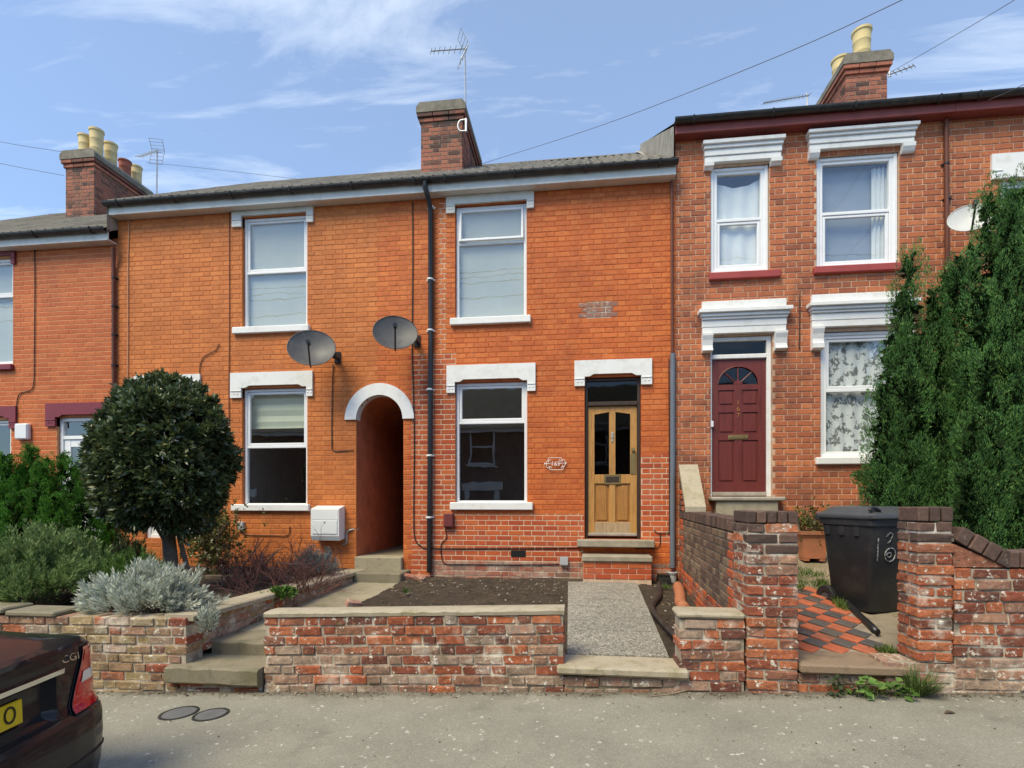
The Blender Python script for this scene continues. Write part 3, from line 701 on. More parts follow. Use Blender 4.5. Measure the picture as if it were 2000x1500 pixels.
# white arch band and passage
s = MB(); n = 24; ya, yb = D-.03, D+.02
oP = [(ax-aRo*math.cos(math.pi*i/n), azs+aRo*math.sin(math.pi*i/n)) for i in range(n+1)]; iP = [(ax-(aR-.004)*math.cos(math.pi*i/n), azs+(aR-.004)*math.sin(math.pi*i/n)) for i in range(n+1)]
for i in range(n):
    a, b2, c, d2 = oP[i], oP[i+1], iP[i+1], iP[i]
    s.quad((d2[0], ya, d2[1]), (c[0], ya, c[1]), (b2[0], ya, b2[1]), (a[0], ya, a[1]))
    s.quad((a[0], ya, a[1]), (b2[0], ya, b2[1]), (b2[0], yb, b2[1]), (a[0], yb, a[1])); s.quad((d2[0], yb+.12, d2[1]), (c[0], yb+.12, c[1]), (c[0], ya, c[1]), (d2[0], ya, d2[1]))
for sg, (p, q) in ((0, (oP[0], iP[0])), (1, (iP[-1], oP[-1]))): s.quad((p[0], ya, p[1]), (q[0], ya, q[1]), (q[0], yb+.1, q[1]), (p[0], yb+.1, p[1]))
s.build('arch', M['paint_white'], hB)
s = MB(); y2 = D+5.5; zfl = .60; n = 16; P = [(ax-aR, zfl-.2)]+[(ax-aR*math.cos(math.pi*i/n), azs+aR*math.sin(math.pi*i/n)) for i in range(n+1)]+[(ax+aR, zfl-.2)]
y1 = D+.006
for (p, q) in zip(P, P[1:]): s.quad((p[0], y1, p[1]), (p[0], y2, p[1]), (q[0], y2, q[1]), (q[0], y1, q[1]))
s.poly([(x, y2, z) for x, z in P])
pas = s.build('passage', M['passage'], hB)
lay(pas, (ax-aR+.001, D+.02, 0), math.pi/2, 0, 1.6, zfl+.01, azs, .0748, [], lambda u, z: 'passage', 140, depth=.012, jit=.0)
eaves(hB, XB, XC+.02, zsoff)
roof(hB, XB, XC, ze, zr)
downpipe(hB, [(pxX(232), D-.1, 5.52), (pxX(229), D-.07, 5.40), (pxX(226), D-.04, 5.2), (pxX(227), D-.04, .3)], .030, 'cable_brown', [(pxZ(226, y), pxX(226.5)) for y in (545, 600, 655, 715)], 'black_plastic')

# ---- house 161 (orange with maroon lintels)
zA = 5.60
hA = empty('terraced_house', ((XA+XB)/2, D, .2), 'orange painted brick house with maroon lintels and pale mortar lines', 'house', G)
wAu = rectpx(-90, 25, 505, 712); wAl = rectpx(-90, 21, 820, 1030); dA = rectpx(111, 212, 814, 1100)
coreA = wall_core(hA, XA, XB, -.3, zA+.1, [wAu, wAl, dA], [], [M['mort_161']])
lay(coreA, (0, D, 0), 0, XA, XB, -.25, zA+.08, .0755, [wAu, wAl, dA], lambda u, z: 'paint_161', 300, jit=.0012, cham=.003, j=.012, jh=.004)
w = window(hA, wAu, pxZ(-32, 578), t=.05, inside='sky_reflection'); sill(w, pxX(-105), pxX(28), pxZ(-30, 725), pxZ(-30, 714), 'maroon_paint'); lintel(w, pxX(-105), pxX(32), zA, pxZ(-32, 503), pxZ(-32, 520), wAu[0], wAu[1], 'maroon_paint', notch=False)
w = window(hA, wAl, pxZ(-32, 900), t=.05); lintel(w, pxX(-105), pxX(34), pxZ(-32, 795), pxZ(-32, 818), pxZ(-32, 838), wAl[0], wAl[1], 'maroon_paint'); sill(w, pxX(-105), pxX(28), pxZ(-30, 1042), pxZ(-30, 1030), 'maroon_paint')
r_ = rectpx(92, 226, 787, 832); simple_door(hA, dA, (r_[0], r_[1], r_[2], r_[3], 'maroon_paint'))
eaves(hA, XA, XB-.01, zA)
roof(hA, XA, XB, ze-.39, zr-.39)
s = MB(); yy = D+3.95; s.poly([(XB-.004, D-.2, ze-.42), (XB-.004, yy, zr-.42), (XB-.004, yy, zr-.02), (XB-.004, D-.2, ze-.02)]); s.build('party_upstand', M['cement'], hB)
# strip of lead flashing where the lower roof meets
s = MB(); s.grid([[(XB-.01, D-.2+4.1*t, ze-.39+2.8*t+.03), (XB-.16, D-.2+4.1*t, ze-.39+2.8*t+.045)] for t in (0, .3, .6, 1)]); s.build('flashing', M['lead'], hA)
cx0, cx1 = pxX(128, 10.0), pxX(184, 10.0); zt = pxZ(155, 291, 9.93); cm = (cx0+cx1)/2
cy = lambda k: 10.0+.16+k*.275
chimney(hA, cx0, cx1, 10.0, 11.45, 6.6, zt, [(cm-.13, 10.25, .52, .125, 'pot_cream'), (cm+.17, 10.22, .60, .13, 'pot_cream'), (cm+.14, 10.60, .56, .125, 'pot_cream'), (cm+.14, 10.97, .42, .125, 'pot_red'), (cm+.14, 11.28, .48, .12, 'pot_cream')])

# ---- house 167 (unpainted red brick)
zD = 6.545
hD = empty('terraced_house', ((XD+XE)/2, D, .6), 'unpainted red brick house with maroon panelled door and white hoods', 'house', G)
wD1 = rectpx(1388, 1503, 322, 530); wD2 = rectpx(1595, 1757, 300, 522); wD3 = rectpx(1603, 1762, 645, 893); dD = rectpx(1388, 1509, 655, 970)
zoneD = []
coreD = wall_core(hD, XD, XE, .2, zD+.1, [wD1, wD2, wD3, dD], zoneD, [M['mort_167']], yf=D+.007)
lay(coreD, (0, D, 0), 0, XD, XE, .25, zD+.08, .0782, [wD1, wD2, wD3, dD], lambda u, z: 'stock_167', 300, jit=.002, cham=.004, s=.222, hd=.107, j=.0115)
def curtain(w_, x0, x1, z0, z1, y, mat_, folds, amp=.012, drape=None):
    P = []; nx, nz = 40, 12
    for k in range(nz+1):
        row = []
        for i in range(nx+1):
            s_ = i/nx; t_ = k/nz; zz = z0+(z1-z0)*t_
            if drape: zz -= drape*math.sin(math.pi*s_)*t_
            row.append((x0+(x1-x0)*s_, y+amp*math.sin(s_*folds*6.28)+(amp*.9*math.sin(t_*9+s_*4) if drape else 0), zz))
        P.append(row)
    return MB().grid(P).build('curtain', M[mat_], w_, True)
w = window(hD, wD1, pxZ(1446, 425), sash='bottom', t=.05, casing=.05); curtain(w, wD1[0]+.08, wD1[1]-.08, wD1[2]+.03, wD1[3]-.13, D+.16, 'net', 3, .010, .10); w1 = w
sill(w, pxX(1384), pxX(1523), pxZ(1453, 546), pxZ(1453, 532), 'red_sill')
w = window(hD, wD2, pxZ(1676, 410), sash='bottom', t=.05, casing=.05); curtain(w, wD2[1]-.27, wD2[1]-.05, wD2[2]+.05, wD2[3]-.12, D+.17, 'net', 4, .02); w2 = w
MB().box(wD2[0]+.02, wD2[1]-.02, D+.21, D+.215, wD2[2]+.02, wD2[3]-.05).build('grey_reflection_sheet', M['sky_reflection_grey'], w)  # added sheet, its colour stands in for the sky mirrored in this window
sill(w, pxX(1588), pxX(1762), pxZ(1676, 533), pxZ(1676, 519), 'red_sill')
def lacemat():
    t = NT('lace'); v = t.n('ShaderNodeTexVoronoi', feature='DISTANCE_TO_EDGE'); v.inputs['Scale'].default_value = 13
    mp_ = t.n('ShaderNodeMapping'); mp_.inputs['Scale'].default_value = (1.3, 0, 1); t.l(t.pos(), mp_.inputs[0])
    n_ = t.n('ShaderNodeTexNoise'); n_.inputs['Scale'].default_value = 9; n_.inputs['Detail'].default_value = 2; t.l(mp_.outputs[0], n_.inputs['Vector'])
    mixv = t.n('ShaderNodeMix', data_type='VECTOR'); mixv.inputs[0].default_value = .12; t.l(mp_.outputs[0], mixv.inputs[4]); t.l(n_.outputs[1], mixv.inputs[5]); t.l(mixv.outputs[1], v.inputs['Vector'])
    a = t.math('ADD', t.math('MULTIPLY', t.step(v.outputs[0], .05, .16), 1), 0); n2 = t.noise(24, 3, .6, vec=mp_.outputs[0])
    f = t.math('MULTIPLY', t.step(v.outputs[0], .16, .06), t.step(n2, .42, .52)); f2 = t.math('MAXIMUM', f, t.math('MULTIPLY', t.step(t.noise(7.5, 3, .55, vec=mp_.outputs[0]),  .43, .49), .95))
    f3 = t.math('MAXIMUM', f2, .30)
    p = t.n('ShaderNodeBsdfDiffuse'); p.inputs[0].default_value = (.80, .82, .82, 1); tr = t.n('ShaderNodeBsdfTransparent')
    mx_ = t.n('ShaderNodeMixShader'); t.l(f3, mx_.inputs[0]); t.l(tr.outputs[0], mx_.inputs[1]); t.l(p.outputs[0], mx_.inputs[2]); t.l(mx_.outputs[0], t.out.inputs[0]); M['lace'] = t.m
lacemat()
w = window(hD, wD3, pxZ(1683, 760), sash='top', t=.05, casing=.045); curtain(w, wD3[0]+.03, wD3[1]-.03, wD3[2]+.03, wD3[3]-.03, D+.155, 'lace', 6, .010); w3 = w
sill(w, pxX(1592), pxX(1772), pxZ(1676, 907), pxZ(1676, 893))
def hood(parent, x0, x1, z0, z1, ornate, ix0, ix1, bz):
    """moulded hood between z0 and z1, brackets down to bz"""
    H = z1-z0; y = D; b = MB()
    if ornate:
        L = [(.72, 1.0, .05, .0), (.60, .72, .14, .055), (.50, .598, .105, .025), (.42, .498, .08, .008), (.20, .418, .055, .0), (0, .198, .05, -.004)]
    else:
        L = [(.80, 1.0, .13, .03), (.62, .798, .10, .012), (.30, .618, .075, .0), (0, .298, .06, -.005)]
    for (a, c, pr, ex) in L: b.bbox(x0-ex, x1+ex, y-pr, y+.03, z0+H*a+.001, z0+H*c, .006)
    h = b.build('hood', M['paint_white'], parent)
    for (a, c) in ((x0, ix0), (ix1, x1)):
        if c < a: a, c = c, a
        c = max(c, a+.1); prof = [(y-.10, z0), (y-.098, z0-.03), (y-.075, z0-.09), (y-.06, z0-.16), (y-.065, z0-.20), (y-.085, z0-.225)] if ornate else [(y-.085, z0), (y-.08, z0-.05), (y-.05, z0-.10)]
        k = [p for p in prof if p[1] > bz+.01]+[(prof[-1][0], bz+.02), (y-.03, bz)]
        P = [(a, q[0], q[1]) for q in k]+[(a, y+.03, bz), (a, y+.03, z0)]
        MB().prism(P, (c-a, 0, 0)).build('bracket', M['paint_white'], h)
    return h
hood(w1, pxX(1374), pxX(1524), pxZ(1449, 318), pxZ(1449, 279), False, pxX(1392), pxX(1503), pxZ(1449, 330))
hood(w2, pxX(1577), pxX(1782), pxZ(1679, 291), pxZ(1679, 256), False, pxX(1597), pxX(1758), pxZ(1679, 308))
hood(w3, pxX(1583), pxX(1779), pxZ(1681, 638), pxZ(1681, 574), True, pxX(1605), pxX(1757), pxZ(1681, 682))
def door_167():
    x0, x1, z0, z1 = dD; y0 = D+.045; b = MB(); t = .062; zt = pxZ(1447, 694)
    b.bbox(x0+.003, x0+.03, y0, y0+.09, z0, z1-.003, .006); b.bbox(x1-t, x1-.003, y0, y0+.09, z0, z1-.003, .006); b.bbox(x0+.03, x1-t+.002, y0+.002, y0+.09, z1-.06, z1-.004, .006); b.bbox(x0+.03, x1-t+.002, y0-.004, y0+.09, zt-.032, zt+.03, .008)
    d = b.build('front_door', M['paint_white'], hD)
    hood(d, pxX(1370), pxX(1534), pxZ(1452, 652), pxZ(1452, 588), True, pxX(1390), pxX(1511), pxZ(1452, 688))
    sheet(x0+.03, x1-t, y0+.04, zt+.03, z1-.06).build('fanlight_pane', M['glass_old'], d)
    lx0, lx1, lz0, lz1 = x0+.033, x1-t-.002, z0+.02, zt-.034; W = lx1-lx0; H = lz1-lz0; ya, yb = y0+.03, y0+.07
    def X(a): return lx0+W*a
    def Z(a): return lz0+H*a
    leaf = MB(); cols = [(.12, .42), (.56, .86)]; rows = [(.095, .405), (.455, .61), (.66, .775)]; fz, fr = Z(.815), W*.375; xm = X(.49)
    # leaf as cells around panels, plus fan opening
    zs_ = [0]+[v for r in rows for v in r]+[.80]; xs_ = [0, .12, .42, .56, .86, 1]
    for i in range(len(xs_)-1):
        for k in range(len(zs_)-1):
            if i in (1, 3) and k % 2 == 1: continue
            leaf.box(X(xs_[i]), X(xs_[i+1]), ya, yb, Z(zs_[k]), Z(zs_[k+1]))
    n = 16; A = [(xm-fr*math.cos(math.pi*i/n), fz+fr*.92*math.sin(math.pi*i/n)) for i in range(n+1)]
    leaf.prism([(lx0, ya, Z(.80)), (lx1, ya, Z(.80)), (lx1, ya, fz), (lx0, ya, fz)], (0, yb-ya, 0))
    leaf.prism([(lx0, ya, fz), (A[0][0], ya, fz)]+[(p[0], ya, p[1]) for p in A[1:n//2+1]]+[(xm, ya, lz1), (lx0, ya, lz1)], (0, yb-ya, 0))
    leaf.prism([(xm, ya, lz1)]+[(p[0], ya, p[1]) for p in A[n//2:]]+[(lx1, ya, fz), (lx1, ya, lz1)], (0, yb-ya, 0))
    leaf.build('door_leaf', M['door_maroon'], d)
    for (a, c) in cols:
        for (e, g) in rows: MB().box(X(a), X(c), ya+.014, yb-.002, Z(e), Z(g)).bbox(X(a)+.022, X(c)-.022, ya+.003, ya+.016, Z(e)+.022, Z(g)-.022, .008).build('panel', M['door_maroon'], d)
    edges = [0, 4, 8, 12, 16]
    for i in range(4):
        seg = A[edges[i]:edges[i+1]+1]; MB().poly([(xm, ya+.02, fz)]+[(p[0], ya+.02, p[1]) for p in seg][::-1]).build('pane', M['glass_old'], d)
    s = MB()
    for i in (4, 8, 12): s.tube([(xm, ya+.012, fz), (A[i][0], ya+.012, A[i][1])], .009, 6)
    s.prism([(xm-.06, ya-.002, fz-.002)]+[(xm-.06*math.cos(math.pi*i/8), ya-.002, fz+.06*math.sin(math.pi*i/8)) for i in range(9)], (0, .02, 0)); s.tube([(p[0], ya, p[1]) for p in A], .008, 6); s.build('glazing_bars', M['door_maroon'], d)
    lp = MB().bbox(xm-.135, xm+.135, ya-.008, ya+.004, Z(.425)-.03, Z(.425)+.036, .005).build('letter_plate', M['brass'], d); s = MB(); s.bbox(xm-.09, xm+.09, ya-.016, ya-.006, Z(.425)-.018, Z(.425)+.022, .004)
    for q in (-1, 1): s.lathe([(0, .008), (.014, .004), (.016, -.002)], (xm+q*.115, ya-.009, Z(.425)), 8, Matrix.Rotation(math.radians(90), 4, 'X').to_3x3())
    s.build('flap', M['brass'], lp)
    for i, c in enumerate('167'):
        me = text_mesh(c, .085, .003); me.materials.append(M['door_panel']); o = inst('numeral', me, (X(.49), ya-.004, Z(.68-.047*i)), (math.radians(90), 0, 0), parent=d)
    MB().bbox(lx0, lx1, ya-.02, ya+.004, lz0-.01, lz0+.045, .006).build('weather_bar', M['cement'], d)
    MB().bbox(x0-.02, x0+.045, y0-.03, y0+.004, Z(.50), Z(.545), .006).build('bell_push', M['box_white'], d)
    room(d, x0, x1, z0, z1)
    b = MB(); P = []; zs = z0-.003; random.seed(3)
    MB().bbox(pxX(1383), pxX(1525), D-.20, D+.11, zs-.055, zs, .015).build('threshold', M['cement'], d)
    MB().bbox(pxX(1393), pxX(1512), D-.16, D-.004, zs-.30, zs-.055, .010).build('step', M['step_stone'], d)
    MB().bbox(pxX(1380), pxX(1535), D-.52, D-.004, .6, zs-.302, .02).build('step', M['step_stone'], d)
door_167()
eaves(hD, XD-.03, XE, zD, 'red_fascia'); roof(hD, XD-.04, XE, ze+.56, zrD, tiles=False, rid=False)
s = MB(); xx = XD-.045; s.poly([(xx, D-.14, ze), (xx, D+3.95, zr-.05), (xx, D+3.95, zrD-.01), (xx, D-.14, ze+.545)]); s.build('gable_render', M['cement'], hD)
s = MB(); s.grid([[(XD-.055, D-.12+4.05*t, ze+2.8*t+.02), (XD-.16, D-.12+4.05*t, ze+2.8*t+.03)] for t in (0, .5, 1)]); s.build('flashing', M['cement'], hC)
c0, c1 = pxX(1652, 10.0), pxX(1733, 10.0); cmx = (c0+c1)/2
chimney(hD, c0, c1, 10.0, 11.4, 6.8, pxZ(1693, 100, 9.93), [(cmx+.02, 10.2, .60, .15, 'pot_cream'), (cmx-.08, 10.75, .55, .15, 'pot_cream')])
downpipe(hD, [(pxX(1843), D-.05, zD-.02), (pxX(1844), D-.04, zD-.2), (pxX(1852), D-.04, .6)], .028, 'cable_brown', [(pxZ(1845, y), pxX(x)) for y, x in ((323, 1845), (391, 1848))], 'black_plastic')
# ---- house 169
hE = empty('terraced_house', ((XE+XF)/2, D, .6), 'red brick house behind the tall conifer, partly hidden', 'house', G)
wE = rectpx(1955, 2110, 345, 520)
wE2 = rectpx(1960, 2110, 640, 880)
coreE = wall_core(hE, XE, XF, .2, zD+.1, [wE, wE2], [], [M['mort_167']], yf=D+.007)
lay(coreE, (0, D, 0), 0, XE, XF, .25, zD+.08, .0782, [wE, wE2], lambda u, z: 'stock_167', 200, jit=.002, cham=.004, s=.222, hd=.107, j=.0115)
w = window(hE, wE, pxZ(2030, 440), t=.05); lintel(w, pxX(1934), pxX(2130), pxZ(2030, 297), pxZ(2030, 345), pxZ(2030, 346), wE[0], wE[1], 'paint_white', notch=False); sill(w, pxX(1940), pxX(2125), pxZ(2030, 534), pxZ(2030, 520))
w = window(hE, wE2, pxZ(2030, 760), t=.05); sill(w, pxX(1945), pxX(2125), pxZ(2030, 894), pxZ(2030, 880))
eaves(hE, XE, XF, zD, 'red_fascia'); roof(hE, XE, XF, ze+.56, zrD, tiles=False, rid=False)
for h, a, c in ((hA, XA, XB), (hB, XB, XC), (hC, XC, XD), (hD, XD, XE), (hE, XE, XF)):
    Yb = D+8.1; s = MB(); zz = {hA: ze-.42, hD: ze+.53, hE: ze+.53}.get(h, ze-.03)
    s.quad((c, Yb, 0), (a, Yb, 0), (a, Yb, zz), (c, Yb, zz))
    if h in (hA, hE):
        x = a if h is hA else c; s.poly([(x, D, -.2), (x, Yb, -.2), (x, Yb, zz), (x, (D+Yb)/2, (zrD-.05 if h is hE else zz+2.70)), (x, D, zz)])
    s.build('rear_wall', M['opp_brick'], h)
# ================================================================ street, gardens, garden walls
def asphalt(name, base, speck=.5, coarse=1.0, stain=True, peb=False, foot=False):
    t = NT(name); v = t.n('ShaderNodeTexVoronoi'); v.inputs['Scale'].default_value = 170*coarse; t.l(t.pos(), v.inputs['Vector'])
    sepc = t.n('ShaderNodeSeparateColor'); t.l(v.outputs['Color'], sepc.inputs[0]); r = sepc.outputs[0]
    c = t.mix(1.0, base, t.ramp(r, [(0, (.35,)*3), (.5, (.95,)*3), (.8, (1.3,)*3), (1, (1.9,)*3)] if peb else [(0, (.80,)*3), (.5, (1,)*3), (.95, (1.1,)*3), (1, (1.5,)*3)]), 'MULTIPLY')
    c = t.mix(1.0, c, t.ramp(t.noise(1.7, 5, .6), [(.3, (.84,)*3), (.7, (1.14,)*3)]), 'MULTIPLY')
    if stain: c = t.mix(t.math('MULTIPLY', t.step(t.noise(2.6, 7, .7), .56, .76), .5), c, (.085,.072,.056))
    v2 = t.n('ShaderNodeTexVoronoi'); v2.inputs['Scale'].default_value = 55; t.l(t.pos(), v2.inputs['Vector'])
    sc2 = t.n('ShaderNodeSeparateColor'); t.l(v2.outputs['Color'], sc2.inputs[0])
    c = t.mix(t.math('MULTIPLY', t.step(v2.outputs[0], .30, .18), t.step(sc2.outputs[1], .985, .992)), c, (.50,.48,.42))
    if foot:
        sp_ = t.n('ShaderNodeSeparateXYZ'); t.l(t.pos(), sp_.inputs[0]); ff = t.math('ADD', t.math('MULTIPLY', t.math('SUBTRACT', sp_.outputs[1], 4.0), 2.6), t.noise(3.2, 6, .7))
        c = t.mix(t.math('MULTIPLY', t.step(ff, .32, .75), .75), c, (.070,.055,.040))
    h = t.math('ADD', t.math('MULTIPLY', v.outputs[0], .6), t.noise(60, 4))
    M[name] = t.surf(c, .88, t.bump(h, .55, .006))
asphalt('pavement_tarmac', (.255,.240,.192), foot=True); asphalt('road_tarmac', (.07,.068,.065), coarse=.8)
asphalt('path_concrete', (.255,.240,.205), coarse=.55, peb=True)
plain('kerb_stone', (.30,.29,.27), .85, var=.2, bump=.4)
def concmat(name, a, b, moss, sc=3):
    t = NT(name); c = t.mix(t.noise(sc, 6, .65), a, b); c = t.mix(t.math('MULTIPLY', t.step(t.noise(sc*1.2, 6, .7), .50, .68), .65), c, moss)
    c = t.mix(t.math('MULTIPLY', t.step(t.noise(11, 6, .7), .56, .66), .45), c, tuple(.45*x for x in b)); c = t.mix(1.0, c, t.ramp(t.noise(150, 3), [(.3, (.85,)*3), (.7, (1.15,)*3)]), 'MULTIPLY')
    M[name] = t.surf(c, .92, t.bump(t.noise(70, 6, .7), .6, .006))
concmat('side_concrete', (.40,.35,.25), (.30,.26,.185), (.20,.185,.085))
concmat('steps_concrete', (.27,.235,.165), (.19,.165,.115), (.13,.115,.055))
concmat('coping_cement', (.46,.40,.30), (.34,.29,.21), (.24,.21,.10), 5)
concmat('patio_concrete', (.33,.27,.19), (.22,.175,.12), (.15,.13,.055), 2.2)
concmat('gate_stone', (.30,.21,.14), (.20,.145,.10), (.09,.07,.055), 3)
def soilmat():
    t = NT('soil'); c = t.ramp(t.noise(6, 8, .7), [(.3, (.030,.021,.014)), (.55, (.068,.048,.033)), (.75, (.115,.088,.062))])
    c = t.mix(t.math('MULTIPLY', t.step(t.noise(2.3, 4), .56, .7), .45), c, (.085,.07,.035)); M['soil'] = t.surf(c, .97, t.bump(t.noise(40, 8, .75), 1.0, .03))
soilmat()
def struct(o): o['kind'] = 'structure'; return o
def sheet_x(x0, x1, y0, y1, dz, n=1):
    return MB().grid([[(x0+(x1-x0)*i/n, y, pz(x0+(x1-x0)*i/n)+dz) for i in range(n+1)] for y in (y0, y1)])
struct(sheet_x(-300, 300, -300, 300, -.45).build('ground', M['road_tarmac']))
struct(sheet_x(-60, 60, -3.4, 2.67, -.20).build('road', M['road_tarmac']))
pv = struct(sheet_x(-60, 60, 2.775, 4.35, 0).build('pavement', M['pavement_tarmac']))
struct(sheet_x(-60, 60, -4.9, -3.52, 0).build('opposite_pavement', M['pavement_tarmac']))
kb = MB()
k = struct(MB().box(-60, -59.9, 2.8, 2.81, -3, -2.9).build('kerb', M['kerb_stone']))
me = MB().bbox(-.452, .452, 0, .122, -.35, .004, .015).mesh('kerb_stone', M['kerb_stone'])
for i in range(-9, 8):
    for yy in (2.655,): inst('kerb_stone', me, (i*.91, yy, pz(i*.91)+.002), (0, -math.atan(.042), 0), parent=k)
k2 = struct(MB().prism([(-60, -3.52, pz(-60)), (60, -3.52, pz(60)), (60, -3.52, pz(60)-.3), (-60, -3.52, pz(-60)-.3)], (0, .12, 0)).build('opposite_kerb', M['kerb_stone']))
# ---- old bricks laid right through a garden wall
def old_wall(parent, O, ang, L, z0, n, th, matf, slope=0, kind='garden', course=.0755, nind=300, holes=(), taper=None, jit=.006, wob=.006, core='mort_old', s=.215, inset=.010, ztop=None):
    U = Vector((math.cos(ang), math.sin(ang), 0)); N = Vector((-math.sin(ang), math.cos(ang), 0)); O = Vector(O); zt = z0+n*course if ztop is None else ztop
    A = O+N*inset+U*inset; Bv = O+N*inset+U*(L-inset); o2 = N*(th-2*inset)
    P = [A+Vector((0,0,z0)), Bv+Vector((0,0,z0+slope*L)), Bv+Vector((0,0,zt-.012+slope*L)), A+Vector((0,0,zt-.012))]
    c = MB().prism(P, o2).build('wall_core', M[core], parent)
    lay(c, O, ang, 0, L, z0, zt, course, list(holes), matf, nind, depth=th, kind=kind, s=s, hd=.104, j=.012, jit=jit, wob=wob, cham=.007, score=lambda p: 1, slope=slope, minw=.045, taper=taper)
    return c
def edge_coping(parent, O, ang, L, z, th, mat_='coping_dark', slope=0, h=.108):
    U = Vector((math.cos(ang), math.sin(ang), 0)); n = int(round(L/.078)); st = L/n
    for i in range(n):
        u = (i+.5)*st; me = brick_mesh(mat_, st-.010, h, th, .006, .003, i % 5)
        inst('coping_brick', me, Vector(O)+U*u+Vector((0, 0, z+h/2+slope*u)), (random.uniform(-.01, .01), random.uniform(-.012, .012)-math.atan(slope), ang+random.uniform(-.01, .01)), parent=parent)
def pier(parent, x0, x1, y0, y1, z0, n, matf, course=.0755, core='mort_old'):
    c = MB().box(x0+.01, x1-.01, y0+.01, y1-.01, z0, z0+n*course-.01).build('pier_core', M[core], parent); W = x1-x0; L = y1-y0
    for i in range(n):
        z = z0+(i+.5)*course; h = course-.012; a = .105 if i % 2 else L-.105-.011
        for (ya, yb, fl) in ((y0, y0+a, 0), (y0+a+.011, y1, 1)):
            cut = [W*.62] if (i+fl) % 2 else [W*.36]
            if W < .26: cut = [W/2] if (i+fl) % 3 == 0 else []
            e = [0]+cut+[W]
            for p, q in zip(e, e[1:]):
                w_ = q-p-(.011 if len(e) > 2 else 0); m = matf((p+q)/2, z)
                inst('brick', brick_mesh(m, w_, h, yb-ya, .008, .007, random.randrange(5)), (x0+(p+q)/2, ya+random.uniform(-.004, .003), z), (random.uniform(-.006, .006), random.uniform(-.006, .006), random.uniform(-.01, .01)), parent=c)
    return c
random.seed(11)
# front wall of 165
fx0, fx1 = pxX(515, DW), pxX(1102, DW); sl = .036
t1 = empty('garden_wall', ((fx0+fx1)/2, DW+.11, 0), 'low weathered red brick wall with pale cement top before the bare soil bed', 'wall')
def matF(u, z): return random.choice(['old_red']*5+['old_grey']) if z > .22 else random.choice(['old_red', 'old_grey', 'old_grey'])
old_wall(t1, (fx0, DW, 0), 0, fx1-fx0, -.062, 8, .22, matF, slope=sl, kind='garden', course=.0775)
ztop = -.062+8*.0775
cu = [0, .52, 1.15, 1.62, fx1-fx0]
for a, b2 in zip(cu, cu[1:]):
    s = MB(); n = 8; rows = []
    for i in range(n+1):
        u = a+(b2-a)*i/n; j_ = random.uniform(-.004, .004); zz = ztop+sl*u
        rows.append([(fx0+u, DW-.004+j_, zz-.008), (fx0+u, DW-.008+j_, zz+.020+j_), (fx0+u, DW+.01, zz+.028+j_), (fx0+u, DW+.10, zz+.034), (fx0+u, DW+.21, zz+.028), (fx0+u, DW+.236, zz+.02), (fx0+u, DW+.236, zz-.008)])
    s.grid(rows); s.poly(rows[0][::-1]); s.poly(rows[-1]); o = s.build('coping', M['coping_cement'], t1); smooth_by_angle(o, 50)
# stub wall, tall pier and party wall between 165 and 167
t2 = empty('garden_wall', (1.35, 5.9, .3), 'tall dark brick party wall with weathered front pier and low stub beside the concrete path', 'wall')
sx0, sx1 = pxX(1326, DW), 1.205
old_wall(t2, (sx0, DW+.01, 0), 0, sx1-sx0, .095, 7, .22, matF, slope=.02, course=.0765)
s = MB(); s.bbox(sx0-.012, sx1, DW-.006, DW+.24, .095+7*.0765, .095+7*.0765+.045, .016); s.build('coping', M['coping_cement'], t2)
pier(t2, 1.205, 1.565, DW-.005, DW+.36, .05, 17, lambda u, z: 'old_red' if z < 1.1 else random.choice(['coping_dark', 'old_red', 'coping_dark']))
edge_coping(t2, (1.205, DW-.005, 0), 0, .36, .05+17*.0755, .36, h=.085)
pa = math.atan2(7.79-4.43, 1.41-1.225)     # party wall direction; laid from the facade towards the pier so its outside faces 165
O2 = Vector((1.41, 7.79, 0)); LP = math.hypot(7.79-4.43, 1.41-1.225)
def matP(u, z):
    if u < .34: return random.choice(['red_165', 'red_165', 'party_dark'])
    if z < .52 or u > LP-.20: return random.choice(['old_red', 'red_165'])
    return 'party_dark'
npc = 13; zp0 = .26
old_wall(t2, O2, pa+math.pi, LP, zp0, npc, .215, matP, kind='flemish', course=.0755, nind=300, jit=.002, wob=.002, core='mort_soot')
ztp = zp0+npc*.0755
edge_coping(t2, O2, pa+math.pi, LP, ztp, .215, slope=0)
for i, ln in enumerate((.70, .58, .46, .34, .24, .15)):     # the wall steps up to the house
    old_wall(t2, O2, pa+math.pi, ln, ztp+.108+i*.0755, 1, .215, lambda u, z: random.choice(['party_dark', 'red_165']), course=.0755, jit=.002, core='mort_soot')
za, zb_ = ztp+.10, ztp+.66; U2 = Vector((math.cos(pa+math.pi), math.sin(pa+math.pi), 0)); N2 = Vector((-U2.y, U2.x, 0))
A_ = O2+U2*.74-N2*.02; B_ = O2+U2*.10-N2*.02
MB().prism([A_+Vector((0,0,za)), B_+Vector((0,0,zb_)), B_+Vector((0,0,zb_+.085)), A_+Vector((0,0,za+.07))], N2*.25).build('ramp_coping', M['coping_cement'], t2)
